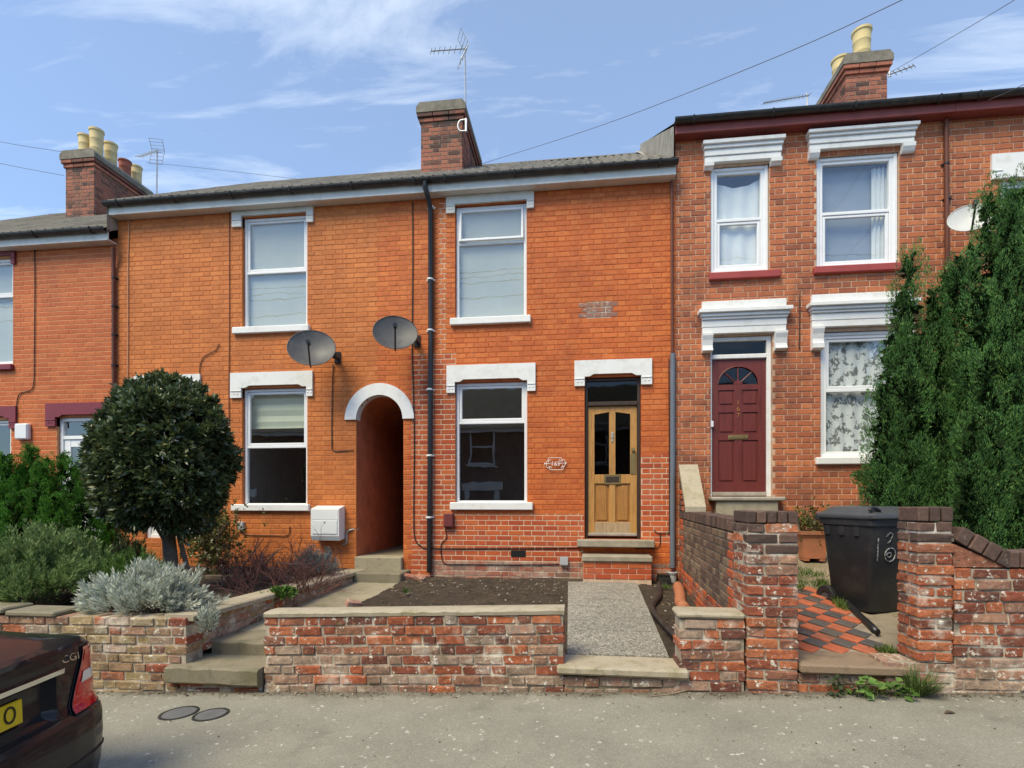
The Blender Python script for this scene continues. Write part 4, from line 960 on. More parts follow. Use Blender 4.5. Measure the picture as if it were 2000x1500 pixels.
# pier and wall of 167
t3 = empty('garden_wall', (3.4, DW+.11, .3), 'red brick wall with ramped dark coping and square pier beside the wheelie bin', 'wall')
px0, px1 = 2.345, 2.575
def matR(u, z): return 'old_red' if z > .40 else 'old_grey'
pier(t3, px0, px1, DW-.01, DW+.24, .37, 13, lambda u, z: 'old_red' if z < 1.2 else 'coping_dark')
edge_coping(t3, (px0, DW-.01, 0), 0, px1-px0, .37+13*.0755, .25, h=.10)
old_wall(t3, (px1+.004, DW, 0), 0, 3.2, .11, 12, .22, matR, slope=.012, course=.077)
zr_ = .11+12*.077
edge_coping(t3, (px1+.34, DW-.008, 0), 0, 2.86, zr_+.004, .236, slope=.012)
ra = math.atan2(.20, .34); n = 4
P = [(px1+.006, DW+.01, zr_), (px1+.34, DW+.01, zr_+.004), (px1+.006, DW+.01, zr_+.165)]; MB().prism(P, (0, .2, 0)).build('brick', M['old_red'], t3)
for i in range(n):
    u = .045+i*.098; me = brick_mesh('coping_dark', .086, .108, .236, .006, .003, i)
    inst('coping_brick', me, (px1+.006+u*.88+.03, DW-.008, zr_+.235-.172*(u/.34)+.0), (0, ra, 0), parent=t3)
old_wall(t3, (px0-.2, DW-.004, 0), 0, .46, .148, 3, .24, lambda u, z: 'old_grey', course=.075)
# retaining wall of 163
t4 = empty('garden_wall', (-5.5, DW+.1, -.1), 'mossy yellow brown brick retaining wall holding the planted bed', 'wall')
rx1 = -3.21; rx0 = -9.0
old_wall(t4, (rx0, DW, 0), 0, rx1-rx0, -.376, 11, .22, lambda u, z: random.choice(['old_stock']*6+['old_grey', 'old_red']), slope=.012, course=.076)
for i, (a, b2) in enumerate(((-8.2, -7.3), (-7.28, -6.4), (-6.37, -5.62), (-5.59, -4.92), (-4.9, -4.42))):
    MB().bbox(a, b2, DW-.02, DW+.26, .50+.02*(i % 2), .545+.02*(i % 2), .012).build('coping', M['steps_concrete'], t4)
t5 = empty('garden_wall', (-3.3, 6, .3), 'narrow brick kerb wall with cement coping along the side path', 'wall')
old_wall(t5, (-3.42, 7.72, 0), -math.pi/2, 3.40, .15, 4, .215, lambda u, z: random.choice(['old_stock', 'old_grey', 'old_grey']), slope=.014, course=.076, inset=.004)
old_wall(t5, (-3.205, 4.28, 0), math.pi/2, 3.42, .20, 4, .02, lambda u, z: random.choice(['old_stock', 'old_grey', 'old_grey', 'old_red']), slope=-.014, course=.076, inset=.004)
for i, (a, b2) in enumerate(((4.1, 4.95), (4.96, 5.85), (5.86, 6.6), (6.61, 7.14), (7.15, 7.74))):
    zz = lambda y: .545-.024*(y-4.1)
    MB().prism([(-3.45, a, zz(a)-.05), (-3.17, a, zz(a)-.05), (-3.168, a, zz(a)-.012), (-3.185, a, zz(a)), (-3.43, a, zz(a))], (0, b2-a-.004, zz(b2)-zz(a))).build('coping', M['coping_cement'], t5)
# ---- beds and paths
def bumpy(x0, x1, y0, y1, zf, amp, nx, ny, seed=0):
    P = []
    for j in range(ny+1):
        row = []
        for i in range(nx+1):
            x = x0+(x1-x0)*i/nx; y = y0+(y1-y0)*j/ny
            row.append((x, y, zf(x, y)+amp*(mnoise.noise((x*2.2+seed, y*2.2, 0))+.5*mnoise.noise((x*6, y*6, seed))+.35*mnoise.noise((x*15, y*15, seed)))))
        P.append(row)
    return MB().grid(P)
zs165 = lambda x, y: .215+.040*(y-4.3)
struct(bumpy(-2.52, 1.40, 4.27, D+.01, zs165, .035, 130, 120).build('soil_bed', M['soil'], None, True))
struct(bumpy(-9.5, -3.42, 4.25, D+.01, lambda x, y: .45, .03, 90, 60, 3).build('planted_bed', M['soil'], None, True))
# concrete path to the timber door: four cast bays
gp = lambda x, y, z: at_Z(x, y, z)
pth = struct(MB().box(-.09, .70, 4.08, 7.44, .05, .17).build('garden_path', M['steps_concrete']))
ys = [4.34, 5.05, 6.0, 6.75, 7.46]; xl = lambda y: -.085+.0*(y-4.1)-.055*(y-4.1)/3.3; xr = lambda y: .70+.085*(y-4.1)/3.3
for a, b2 in zip(ys, ys[1:]):
    z = lambda y: .262+.033*(y-4.1)
    P = [(xl(a), a, z(a)), (xr(a), a, z(a)), (xr(b2), b2-.012, z(b2)), (xl(b2), b2-.012, z(b2))]
    s = MB(); s.prism([(p[0], p[1], p[2]-.09) for p in P], (0, 0, .09)); s.build('paving_slab', M['path_concrete'], pth)
MB().bbox(-.16, .80, DW-.05, DW+.275, .195, .262, .016).build('gate_step', M['coping_cement'], pth)
old_wall(pth, (-.11, DW+.0, 0), 0, .86, -.08, 3, .2, lambda u, z: 'old_grey', slope=.04, course=.085)
# side path of 163 with steps
sp = struct(MB().box(-3.2, -2.52, 4.5, 7.35, .0, .22).build('side_path', M['side_concrete']))
s = bumpy(-3.2, -2.48, 4.42, 7.40, lambda x, y: .255+.02*(y-4.4), .006, 14, 50); s.build('slab', M['side_concrete'], sp, True)
def rough_step(x0, x1, y0, y1, z0, z1, parent, m='steps_concrete', seed=1):
    s = MB(); n = 14; rr = random.Random(seed); rows = []
    for i in range(n+1):
        x = x0+(x1-x0)*i/n; a = mnoise.noise((x*5, seed, 0))*.022; c = mnoise.noise((x*7, seed, 4))*.012; rows.append([(x, y0+.03+a, z0), (x, y0+a, z0+.02), (x, y0-.004+a, z1-.016+c), (x, y0+.010+a, z1-.003+c), (x, y0+.04+a, z1+c*.5), (x, y1, z1)])
    s.grid(rows); s.poly(rows[0]+[(x0, y1, z0)]); s.poly((rows[-1]+[(x1, y1, z0)])[::-1])
    o = s.build('step', M[m], parent); smooth_by_angle(o, 28); return o
rough_step(-3.34, -2.54, DW-.07, DW+.44, .0, .145, sp, seed=2); rough_step(-3.20, -2.52, DW+.30, DW+.75, .1, .262, sp, seed=5)
old_wall(sp, (-3.36, DW+.0, 0), 0, .82, -.13, 2, .2, lambda u, z: random.choice(['old_red', 'old_grey']), slope=.042, course=.085)
MB().bbox(-3.2, -2.50, 7.36, D+.04, .2, .452, .014).build('step', M['steps_concrete'], sp)
MB().bbox(ax-aR+.004, ax+aR-.004, D-.08, D+.25, .3, .64, .012).build('step', M['side_concrete'], sp)
MB().box(ax-aR, ax+aR, D+.2, D+5.5, .5, .636).build('passage_floor', M['steps_concrete'], sp)
# ---- tiled path and patio of 167
z167 = lambda y: .32+.145*(y-4.4)
struct(bumpy(1.50, 6.5, 4.25, D+.01, lambda x, y: z167(y)-.014, .007, 60, 40, 5).build('patio', M['patio_concrete'], None, True))
tp = MB().prism([(1.42, 4.30, z167(4.3)+.001), (2.36, 4.30, z167(4.3)+.001), (2.64, 6.2, z167(6.2)+.001), (1.50, 6.2, z167(6.2)+.001)], (0, 0, .012)).build('tiled_path', M['mort_soot']); struct(tp)
for nm, cols in (('tile_red', [(0, (.42,.10,.048)), (.6, (.48,.13,.062)), (1, (.40,.12,.07))]), ('tile_black', [(0, (.055,.052,.055)), (.6, (.085,.08,.08)), (1, (.12,.105,.095))])):
    brick(nm, cols, .18, 16, [((.13,.10,.075), 5, .52, .72, .65), ((.25,.16,.11), 14, .56, .7, .4)], .25, .6)
ts = .152; dg = ts*math.sqrt(2); tm = {c: MB().bbox(-ts/2+.002, ts/2-.002, -ts/2+.002, ts/2-.002, 0, .018, .003).mesh('tile', M[c]) for c in ('tile_red', 'tile_black')}
lim = lambda x, y: (1.50 < x < 2.34+.14*(y-4.4)) and 4.43 < y < 6.05
tilt = math.atan(.145)
for i in range(-2, 30):
    for j in range(-30, 30):
        x = 1.56+(i+j)*dg/2; y = 4.46+(i-j)*dg/2
        if not lim(x, y): continue
        inst('tile', tm['tile_red' if (i+j) % 2 == 0 else 'tile_black'], (x, y, z167(y)+.006+random.uniform(-.001, .001)), (tilt, 0, math.radians(45)), parent=tp)
MB().bbox(1.57, 2.33, DW-.03, DW+.36, .265, .335, .014).build('gate_step', M['gate_stone'], tp)
old_wall(tp, (1.57, DW+.02, 0), 0, .78, .02, 3, .2, lambda u, z: random.choice(['old_red', 'old_grey', 'old_red']), slope=.02, course=.082)
for (a, b2) in (((2.45, 4.79), (2.56, 5.55)),):     # black pipe-like edging
    pts = [(a[0]+(b2[0]-a[0])*t, a[1]+(b2[1]-a[1])*t, z167(a[1]+(b2[1]-a[1])*t)+.028+.004*math.sin(9*t)) for t in np.linspace(0, 1, 9)]
    tag(MB().tube(pts, .032, 10).build('edging_pipe', M['black_plastic'], None, True, origin=(a[0], a[1], z167(a[1]))), 'black plastic pipe lying as edging beside the red and black tiles', 'pipe')
# ================================================================ things on the houses
def curve(pts, n=8):
    # Catmull-Rom through pts
    P = [Vector(p) for p in pts]; P = [P[0]*2-P[1]]+P+[P[-1]*2-P[-2]]; out = []
    for i in range(1, len(P)-2):
        a, b, c, d = P[i-1:i+3]
        for k in range(n):
            t = k/n; out.append(.5*((2*b)+(c-a)*t+(2*a-5*b+4*c-d)*t*t+(3*b-a-3*c+d)*t**3))
    out.append(P[-2]); return out
def dish(px, py, wpx, bx, by, label, mat_='dish_grey', yaw=19, tilt=22, G='satellite dishes on the terrace'):
    c = at_Y(px, py, D-.38); w_ = wpx*(-c.x*SN+c.y*CS)/F; a = w_/2*1.06; b = a*.92
    foot = at_Y(bx, by, D)
    t = empty('satellite_dish', (foot.x, D, foot.z), label, 'satellite dish', G)
    R = Matrix.Rotation(math.radians(yaw), 4, 'Z') @ Matrix.Rotation(math.radians(-tilt-0), 4, 'X') @ Matrix.Rotation(math.radians(90), 4, 'X')
    # shell: local z is the bore sight towards the sky in front of the house
    s = MB(); rows = []; n = 28
    for k in range(8):
        r = k/7; rows.append([Vector((a*r*math.cos(2*math.pi*j/n), b*r*math.sin(2*math.pi*j/n), .075*r*r*(a/.3))) for j in range(n+1)])
    f = lambda v: tuple(c+(R @ v))
    s.grid([[f(v) for v in r] for r in rows]); s.grid([[f(v+Vector((0, 0, -.006))) for v in r[::-1]] for r in rows]); s.tube([f(v) for v in rows[-1]], .006, 6, False)
    o = s.build('reflector', M[mat_], t); smooth_by_angle(o, 60)
    lnb = Vector((0, -b*.35, .34)); arm0 = Vector((0, -b*.98, .03))
    s = MB(); s.tube([f(arm0), f(Vector((0, -b*1.0, .10))), f(lnb+Vector((0, -.03, 0)))], .012, 6); s.build('arm', M['black_plastic'], t)
    s = MB(); s.tube([f(lnb+Vector((0, -.02, .05))), f(lnb), f(lnb+Vector((0, .02, -.07)))], [.028, .030, .024], 10); s.build('receiver', M['black_plastic'], t)
    s = MB(); back = c+(R @ Vector((0, -.02, -.03))); s.tube([back, Vector((back.x+.02, back.y+.10, back.z)), Vector((foot.x-.04, D-.16, foot.z)), Vector((foot.x, D-.1, foot.z)), Vector((foot.x, D-.012, foot.z))], .020, 8); s.bbox(foot.x-.05, foot.x+.05, D-.02, D-.004, foot.z-.09, foot.z+.09, .004); s.bbox(foot.x-.035, foot.x+.04, D-.15, D-.06, foot.z-.035, foot.z+.035, .008); s.build('bracket', M['galv'] if mat_ != 'dish_grey' else M['black_plastic'], t)
    return t
dish(610, 686, 84, 660, 699, 'dark grey satellite dish just left of the passage arch, lower of the pair')
dish(772, 656, 80, 815, 667, 'dark grey satellite dish above the white passage arch')
dish(1893, 432, 66, 1925, 440, 'pale grey satellite dish half hidden by the conifer', 'dish_pale', -24, 22)
def aerial(base, top, boom, n_el, label, el=.16, grid=False, vertical=False):
    t = empty('tv_aerial', base, label, 'aerial', 'television aerials on the roofs')
    MB().tube([base, top], .016, 6).build('mast', M['galv'], t)
    b0, b1 = Vector(boom[0]), Vector(boom[1]); MB().tube([b0, b1], .011, 6).build('boom', M['galv'], t)
    dr = (b1-b0).normalized(); v = Vector((0, 0, 1)) if vertical else dr.cross(Vector((0, 0, 1))).normalized()
    for i in range(n_el):
        p = b0+(b1-b0)*(i/(n_el-1))**1.2*1.0 if n_el > 1 else b0
        L = el*(.75+.4*i/n_el); MB().tube([p-v*L/2, p+v*L/2], .0055, 5).build('element', M['galv'], t)
    if grid:
        s = MB(); p = b1; k = dr.cross(v)
        for q in np.linspace(-.28, .28, 8): s.tube([p+k*abs(q)*-.0+Vector((0, 0, q))-dr*abs(q)*.55-v*.14, p+Vector((0, 0, q))-dr*abs(q)*.55+v*.14], .005, 4)
        for q in (-.13, .13):
            s.tube([p+Vector((0, 0, .28))-dr*.155+v*q, p+v*q, p+Vector((0, 0, -.28))-dr*.155+v*q], .006, 4)
        s.build('reflector', M['galv'], t)
    return t
yb = 9.9
aerial(at_Y(910, 262, yb), at_Y(908, 92, yb), (at_Y(842, 100, yb-.3), at_Y(912, 95, yb)), 8, 'tall tv aerial on a thin mast above the plain chimney without pots', .20, True)
s = MB(); q = at_Y(903, 245, 9.42)
aerial(at_Y(306, 385, 11.0), at_Y(307, 292, 11.0), (at_Y(272, 306, 10.2), at_Y(309, 294, 11.0)), 8, 'tv aerial standing behind the chimney with five pots', .22, True)
aerial(at_Y(1577, 225, 11.5), at_Y(1576, 182, 11.5), (at_Y(1492, 201, 11.2), at_Y(1580, 186, 11.5)), 14, 'long tv aerial low on the roof beside the two pot chimney', .14)
aerial(at_Y(1737, 150, 10.5), at_Y(1737, 138, 10.5), (at_Y(1785, 128, 10.2), at_Y(1736, 146, 10.5)), 6, 'short tv aerial fixed to the side of the two pot chimney', .18)
br = empty('aerial_bracket', at_Y(904, 262, 9.44), 'white curved aerial bracket on the corner of the plain chimney', 'bracket')
c = at_Y(905, 245, 9.42); MB().tube(curve([c+Vector((.05, 0, .10)), c+Vector((-.06, 0, .09)), c+Vector((-.10, 0, 0)), c+Vector((-.06, 0, -.09)), c+Vector((.05, 0, -.10))], 6), .014, 8).build('hoop', M['silver'], br, True); MB().bbox(c.x+.03, c.x+.065, c.y-.02, c.y+.02, c.z-.12, c.z+.12, .006).build('clamp', M['silver'], br)
def cable(name, pts, r, m, label, cat='cable', y=None, smooth=6):
    o = MB().tube(curve(pts, smooth) if smooth else pts, r, 6).build(name, M[m], None, True, origin=tuple(pts[-1])); return tag(o, label, cat)
wp = lambda x, y: at_Y(x, y, D-.012)
def wires():
    far = lambda x, y, Y: at_Y(x, y, Y)
    cable('overhead_wire', [far(935, 322, 10.4), far(1180, 243, 8.5), far(1500, 118, 6.2), far(1770, -4, 5), far(2100, -170, 3.6)], .0036, 'cable_grey', 'black overhead wire rising from the roof by the plain chimney', 'wire')
    cable('overhead_wire', [far(1738, 142, 10.5), far(1860, 72, 8), far(2000, -12, 6), far(2200, -150, 4.5)], .0036, 'cable_grey', 'black overhead wire rising from the two pot chimney', 'wire')
    cable('overhead_wire', [far(1930, 196, 7.55), far(2000, 165, 6.5), far(2150, 90, 5)], .0036, 'cable_grey', 'thin wire leaving the gutter beyond the two pot chimney', 'wire')
    cable('overhead_wire', [far(-200, 235, 8.5), far(0, 277, 9.3), far(125, 297, 10)], .0036, 'cable_grey', 'upper of two thin wires meeting the chimney with five pots', 'wire')
    cable('overhead_wire', [far(-200, 272, 8.5), far(0, 319, 9.3), far(125, 343, 10)], .0036, 'cable_grey', 'lower of two thin wires meeting the chimney with five pots', 'wire')
    cable('overhead_wire', [far(285, 317, 11.4), far(420, 331, 11.6), far(600, 352, 11.7)], .0036, 'cable_grey', 'thin wire running low over the roof behind the five pot chimney', 'wire')
    cable('wall_cable', [wp(806, 395), wp(806, 520), wp(805, 690), wp(807, 760), wp(809, 860), wp(808, 1000), wp(810, 1050), wp(822, 1066), wp(845, 1071), wp(1000, 1071), wp(1130, 1070)], .008, 'cable_black', 'black cable dropping beside the passage and along the base of the wall')
    cable('wall_cable', [wp(448, 402), wp(448, 500), wp(448, 640), wp(447, 760), wp(448, 900)], .006, 'cable_brown', 'thin dark cable straight down between the door and white windows')
    cable('wall_cable', [wp(651, 712), wp(649, 760), wp(648, 860), wp(651, 880), wp(668, 881), wp(690, 879)], .007, 'cable_black', 'cable from the lower satellite dish bending towards the passage')
    cable('wall_cable', [wp(67, 480), wp(68, 560), wp(67, 680), wp(66, 745), wp(60, 762), wp(40, 768), wp(33, 785), wp(32, 830)], .007, 'cable_black', 'black cable on the maroon lintel house ending at the white box')
    cable('wall_cable', [wp(252, 430), wp(250, 520), wp(250, 640), wp(249, 760)], .007, 'cable_tan', 'pale cable straight down beside the brown drainpipe')
    cable('wall_cable', [wp(428, 672), wp(420, 685), wp(398, 697), wp(390, 720), wp(392, 745)], .006, 'cable_black', 'loose black cable curling on the wall above the round bush')
    cable('wall_cable', [wp(450, 1045), wp(462, 1045), wp(470, 1036)], .006, 'cable_black', 'short black cable entering the small grey box left of the white sill')
    cable('wall_cable', [wp(472, 1036), wp(478, 1044), wp(530, 1046), wp(562, 1045), wp(566, 1028)], .006, 'cable_black', 'black cable from the small grey box towards the white meter box')
    cable('wall_cable', [wp(869, 1032), wp(872, 1050), wp(862, 1062), wp(862, 1085), wp(870, 1101), wp(905, 1102), wp(1000, 1103), wp(1092, 1102)], .007, 'cable_black', 'black cable from the maroon box to the grey box by the steps')
    cable('wall_cable', [wp(1277, 1035), wp(1285, 1041), wp(1303, 1040), wp(1307, 1030), wp(1307, 900), wp(1306, 700)], .006, 'cable_black', 'black cable running up beside the grey blue downpipe')
    cable('wall_cable', [wp(1289, 1040), wp(1289, 1062), wp(1280, 1071), wp(1240, 1071)], .006, 'cable_black', 'short black cable tucked under the timber door step')
    cable('wall_cable', [wp(1562, 575), wp(1562, 620), wp(1561, 682)], .006, 'cable_black', 'short black cable between the white door hood and window hood')
plain('cable_grey', (.09,.09,.10), .6)
wires()
def box_thing(name, x0, x1, yt, yb_, depth, m, label, cat, extra=None):
    r = rectpx(x0, x1, yt, yb_, D-depth); o = empty(name, ((r[0]+r[1])/2, D, r[2]), label, cat)
    MB().bbox(r[0], r[1], D-depth, D-.002, r[2], r[3], min(.012, depth*.2)).build('case', M[m], o); return o, r
# white meter box with sloping top
r = rectpx(607, 662, 990, 1056, D-.2); o = empty('meter_box', ((r[0]+r[1])/2, D, r[2]), 'white plastic gas meter box on the wall beside the passage', 'meter box'); y0 = D-.2
P = [(r[0], D-.002, r[2]+.02), (r[0], y0+.03, r[2]), (r[0], y0, r[2]+.07), (r[0], y0, r[3]-.03), (r[0], D-.002, r[3]+.015)]; MB().prism(P, (r[1]-r[0], 0, 0)).build('case', M['box_white'], o)
W = r[1]-r[0]; H = r[3]-r[2]; MB().bbox(r[0]+.025, r[1]-.025, y0-.010, y0+.001, r[2]+.10, r[2]+H*.60, .004).build('door_flap', M['box_white'], o); MB().bbox(r[0]+.012, r[1]-.012, y0-.006, y0+.001, r[2]+H*.615, r[3]-.04, .004).build('upper_cover', M['box_white'], o)
MB().lathe([(0, .006), (.012, .005), (.013, 0)], ((r[0]+r[1])/2, y0-.01, r[2]+H*.55), 10, Matrix.Rotation(math.radians(90), 4, 'X').to_3x3()).build('latch', M['galv'], o)
g = MB().tube(curve([wp(668, 1063), wp(676, 1061), wp(678, 1040), wp(686, 1035), at_Y(700, 1034, D+.05)], 5), .016, 8).build('gas_pipe', M['galv'], None, True, origin=tuple(wp(668, 1063))); tag(g, 'grey metal gas pipe from the white meter box into the passage', 'pipe')
o, r = box_thing('junction_box', 463, 475, 1019, 1035, .05, 'box_grey', 'small grey junction box left below the white sill', 'junction box'); MB().bbox(r[0]+.006, r[1]-.006, D-.056, D-.05, r[2]+.006, r[3]-.006, .003).build('lid', M['box_grey'], o)
o, r = box_thing('junction_box', 866, 885, 1003, 1031, .07, 'box_maroon', 'maroon painted junction box beside the black downpipe', 'junction box'); MB().bbox(r[0]+.006, r[1]-.006, D-.078, D-.07, r[2]+.02, r[3]-.006, .004).build('lid', M['box_maroon'], o)
o, r = box_thing('junction_box', 1094, 1109, 1088, 1106, .06, 'box_grey', 'small grey junction box beside the timber door steps', 'junction box'); MB().bbox(r[0]-.004, r[1]+.004, D-.066, D-.06, r[2]+.02, r[3]+.004, .004).build('lid', M['box_grey'], o)
o, r = box_thing('alarm_box', 28, 53, 827, 858, .07, 'box_white', 'white alarm box on the maroon lintel house', 'alarm box'); MB().bbox(r[0]+.012, r[1]-.012, D-.078, D-.07, r[2]+.015, r[3]-.015, .006).build('cover', M['box_white'], o)
# house number plaque
def plaque():
    c = at_Y(1085, 906, D-.02); k = .0073
    t = empty('number_plaque', (c.x, D, c.z-.09), 'white scroll framed house number plaque reading 165', 'plaque')
    f = lambda x, y: Vector((c.x+(x-1000)/2000*70*k, D-.024, c.z-(y-715)/2000*70*k))
    s = MB(); R = .0042
    top = [(720,520), (690,480), (640,540), (600,560), (575,490), (600,400), (680,375), (1250,375), (1330,400), (1365,470), (1340,560), (1270,560), (1220,510), (1260,470)]
    bot = [(740,960), (770,920), (700,880), (650,930), (680,1020), (770,1050), (1340,1045), (1420,1010), (1450,930), (1420,870), (1370,880), (1330,930), (1370,960)]
    lef = [(590,650), (620,580), (520,560), (480,640), (490,760), (500,880), (560,950), (630,940), (660,880), (610,850)]
    rig = [(1400,580), (1380,540), (1430,480), (1500,500), (1540,600), (1540,760), (1520,830), (1450,860), (1390,820), (1400,780)]
    for q in (top, bot, lef, rig): s.tube(curve([f(*p) for p in q], 5), R, 6)
    s.tube([f(400, 705), f(800, 700)], R*1.1, 6); s.tube([f(1200, 690), f(1600, 680)], R*1.1, 6); s.bbox(f(400, 0).x-.008, f(400, 0).x+.008, D-.03, D-.016, f(0, 705).z-.012, f(0, 705).z+.012, .003); s.bbox(f(1590, 0).x-.008, f(1590, 0).x+.008, D-.03, D-.016, f(0, 685).z-.012, f(0, 685).z+.012, .003)
    s.build('scroll_frame', M['paint_white'], t, True)
    s = MB(); s.tube([f(400, 705)+Vector((0, .024, 0)), f(400, 705)], .004, 6); s.tube([f(1590, 685)+Vector((0, .024, 0)), f(1590, 685)], .004, 6); s.build('fixing', M['black_plastic'], t)
    for ch, x in (('1', 820), ('6', 1000), ('5', 1175)):
        me = text_mesh(ch, .088, .003); me.materials.append(M['paint_white']); inst('numeral', me, f(x, 712)+Vector((0, -.004, 0)), (math.radians(90), 0, 0), parent=t)
plaque()
# inspection covers in the pavement
plain('cover_iron', (.13,.13,.13), .75, metallic=.1, var=.2, bump=.4, bscale=40)
def cover(px, py, r, label):
    p = at_Z(px, py, 0); p = at_Z(px, py, pz(p.x)); p = at_Z(px, py, pz(p.x))
    t = empty('inspection_cover', (p.x, p.y, pz(p.x)), label, 'cover', 'round covers in the pavement'); R_ = Matrix.Rotation(-math.atan(.042), 4, 'Y').to_3x3()
    MB().lathe([(r+.018, .001), (r+.016, .006), (r, .006), (r, .002)], (p.x, p.y, pz(p.x)), 28, R_).build('rim', M['gutter_black'], t)
    MB().lathe([(r-.004, .002), (r-.006, .006), (r*.5, .007), (0, .007)], (p.x, p.y, pz(p.x)), 28, R_).build('lid', M['cover_iron'], t)
cover(350, 1393, .115, 'round iron cover in the pavement nearer the parked car'); cover(412, 1396, .105, 'round iron cover in the pavement farther from the parked car')
# wheelie bin
def bin_():
    c = Vector((2.665, 5.30, z167(5.30)+.012)); ang = math.radians(23); R = Matrix.Translation(c) @ Matrix.Rotation(ang, 4, 'Z')
    t = empty('wheelie_bin', tuple(c), 'black plastic wheelie bin with faint painted number on its front', 'bin')
    plain('bin_plastic', (.020,.021,.024), .5, var=.2, scale=3, bump=.15, bscale=80, dirt=((.07,.068,.062), 4, .5)); plain('bin_lid', (.060,.063,.070), .55, var=.12, bump=.15, bscale=80)
    f = lambda x, y, z: tuple(R @ Vector((x, y, z)))
    H = .86; s = MB(); rows = []
    def ring(x0, x1, y0, y1, z, r=.05, n=4):
        out = []
        for (cx, cy, a0) in ((x1-r, y0+r, -90), (x1-r, y1-r, 0), (x0+r, y1-r, 90), (x0+r, y0+r, 180)):
            for i in range(n+1): a = math.radians(a0+90*i/n); out.append(f(cx+r*math.cos(a), cy+r*math.sin(a), z))
        return out+[out[0]]
    prof = [(0.0, .0, .44, .0, .42), (.02, -.01, .45, -.01, .43), (.75, -.095, .500, -.085, .46), (.80, -.10, .504, -.09, .47), (.802, -.112, .517, -.105, .49), (H, -.115, .520, -.107, .50)]
    for z, a, b, p, q in prof: rows.append(ring(a, b, p, q, z))
    s.grid(rows); s.poly(rows[0][:-1][::-1]); o = s.build('body', M['bin_plastic'], t); smooth_by_angle(o, 35)
    rows = [ring(-.125, .535, -.125, .52, H+.002, .06), ring(-.13, .54, -.135, .525, H+.012, .06), ring(-.13, .54, -.135, .525, H+.040, .06), ring(-.12, .53, -.125, .515, H+.052, .055), ring(-.09, .50, -.085, .47, H+.058, .05), ring(-.06, .475, -.03, .43, H+.10, .05), ring(.0, .42, .06, .38, H+.115, .05)]
    s = MB(); s.grid(rows); s.poly(rows[-1][:-1]); s.poly(rows[0][:-1][::-1]); o = s.build('lid', M['bin_lid'], t); smooth_by_angle(o, 40)
    s = MB(); s.tube(curve([f(-.095, -.07, H+.075), f(-.085, -.07, H+.10), f(-.03, -.07, H+.10), f(.02, -.07, H+.075)], 4), .014, 8); s.build('lid_grip', M['black_plastic'], o, True)
    s = MB(); s.tube([f(-.02, .60, H-.01), f(.46, .60, H-.01)], .018, 8); s.tube([f(0, .52, H-.03), f(0, .60, H-.01)], .02, 6); s.tube([f(.44, .52, H-.03), f(.44, .60, H-.01)], .02, 6); s.build('handle', M['bin_plastic'], t)
    s = MB()
    for q in (-.062, .505): pass
    for yy in (.04, .2, .36): s.bbox(-.104, -.088, yy, yy+.05, .70, .79, .004, R)
    s.build('rib', M['bin_plastic'], t)
    for xx in (-.05, .49):
        M3 = (R @ Matrix.Rotation(math.radians(90), 4, 'Y')).to_3x3(); cc = R @ Vector((xx, .44, .09))
        wv = MB().lathe([(.045, -.028), (.095, -.03), (.10, -.02), (.10, .02), (.095, .03), (.045, .028)], cc, 22, M3).build('wheel', M['bin_plastic'], t); smooth_by_angle(wv, 40)
        s = MB().lathe([(0, -.020), (.045, -.016), (.05, -.024)], cc, 14, M3); s.lathe([(0, .02), (.045, .016), (.05, .024)], cc, 14, M3); s.build('hub', M['bin_lid'], wv)
    # faded number strokes on the front
    t_ = NT('faded_paint'); n_ = t_.step(t_.noise(55, 6, .7), .42, .60); c_ = t_.mix(t_.math('MULTIPLY', n_, .75), (.030,.031,.034), (.50,.52,.52)); t_.surf(c_, .6); M['faded_paint'] = t_.m
    fy = lambda z: -.012-.075*(z/.75)
    g = lambda x, z: f(x, fy(z)-.006, z)
    s = MB(); s.tube(curve([g(-.015, .69), g(-.012, .60), g(-.004, .48)], 5), .0065, 5); s.tube(curve([g(.075, .70), g(.11, .735), g(.145, .72), g(.13, .67), g(.095, .64)], 5), .0065, 5)
    s.tube(curve([g(.14+.062*math.cos(a), .535+.062*math.sin(a)) for a in np.linspace(0, 6.28, 12)], 3), .0065, 5); s.tube(curve([g(.125+.028*math.cos(a), .535+.02*math.sin(a)) for a in np.linspace(0, 6.28, 9)], 3), .006, 5)
    s.build('painted_number', M['faded_paint'], t, True)
bin_()
# terracotta trough
plain('terracotta', (.44,.155,.075), .8, var=.12, bump=.2, dirt=((.20,.14,.09), 5, .45))
pc = Vector((at_Y(1583, 1000, 7.25).x, 7.25, z167(7.25)))
t = empty('plant_pot', tuple(pc), 'square terracotta plant pot with rim against the red brick house', 'plant pot')
s = MB(); b = [(-.13, .0), (-.145, .30), (-.165, .30), (-.17, .335), (-.19, .335), (-.19, .38)]
def sq(h, z): return [(pc.x-h, pc.y-h, pc.z+z), (pc.x+h, pc.y-h, pc.z+z), (pc.x+h, pc.y+h, pc.z+z), (pc.x-h, pc.y+h, pc.z+z), (pc.x-h, pc.y-h, pc.z+z)]
s.grid([sq(h, z) for h, z in ((.125, .03), (.145, .29), (.155, .30), (.16, .325), (.175, .33), (.178, .375), (.15, .375), (.145, .33))]); s.build('pot', M['terracotta'], t)
MB().quad(*sq(.146, .34)[:4]).build('compost', M['soil'], t)
for q in (-1, 1): MB().box(pc.x+q*.09-.03, pc.x+q*.09+.03, pc.y-.12, pc.y+.12, pc.z+.001, pc.z+.04).build('foot', M['terracotta'], t)
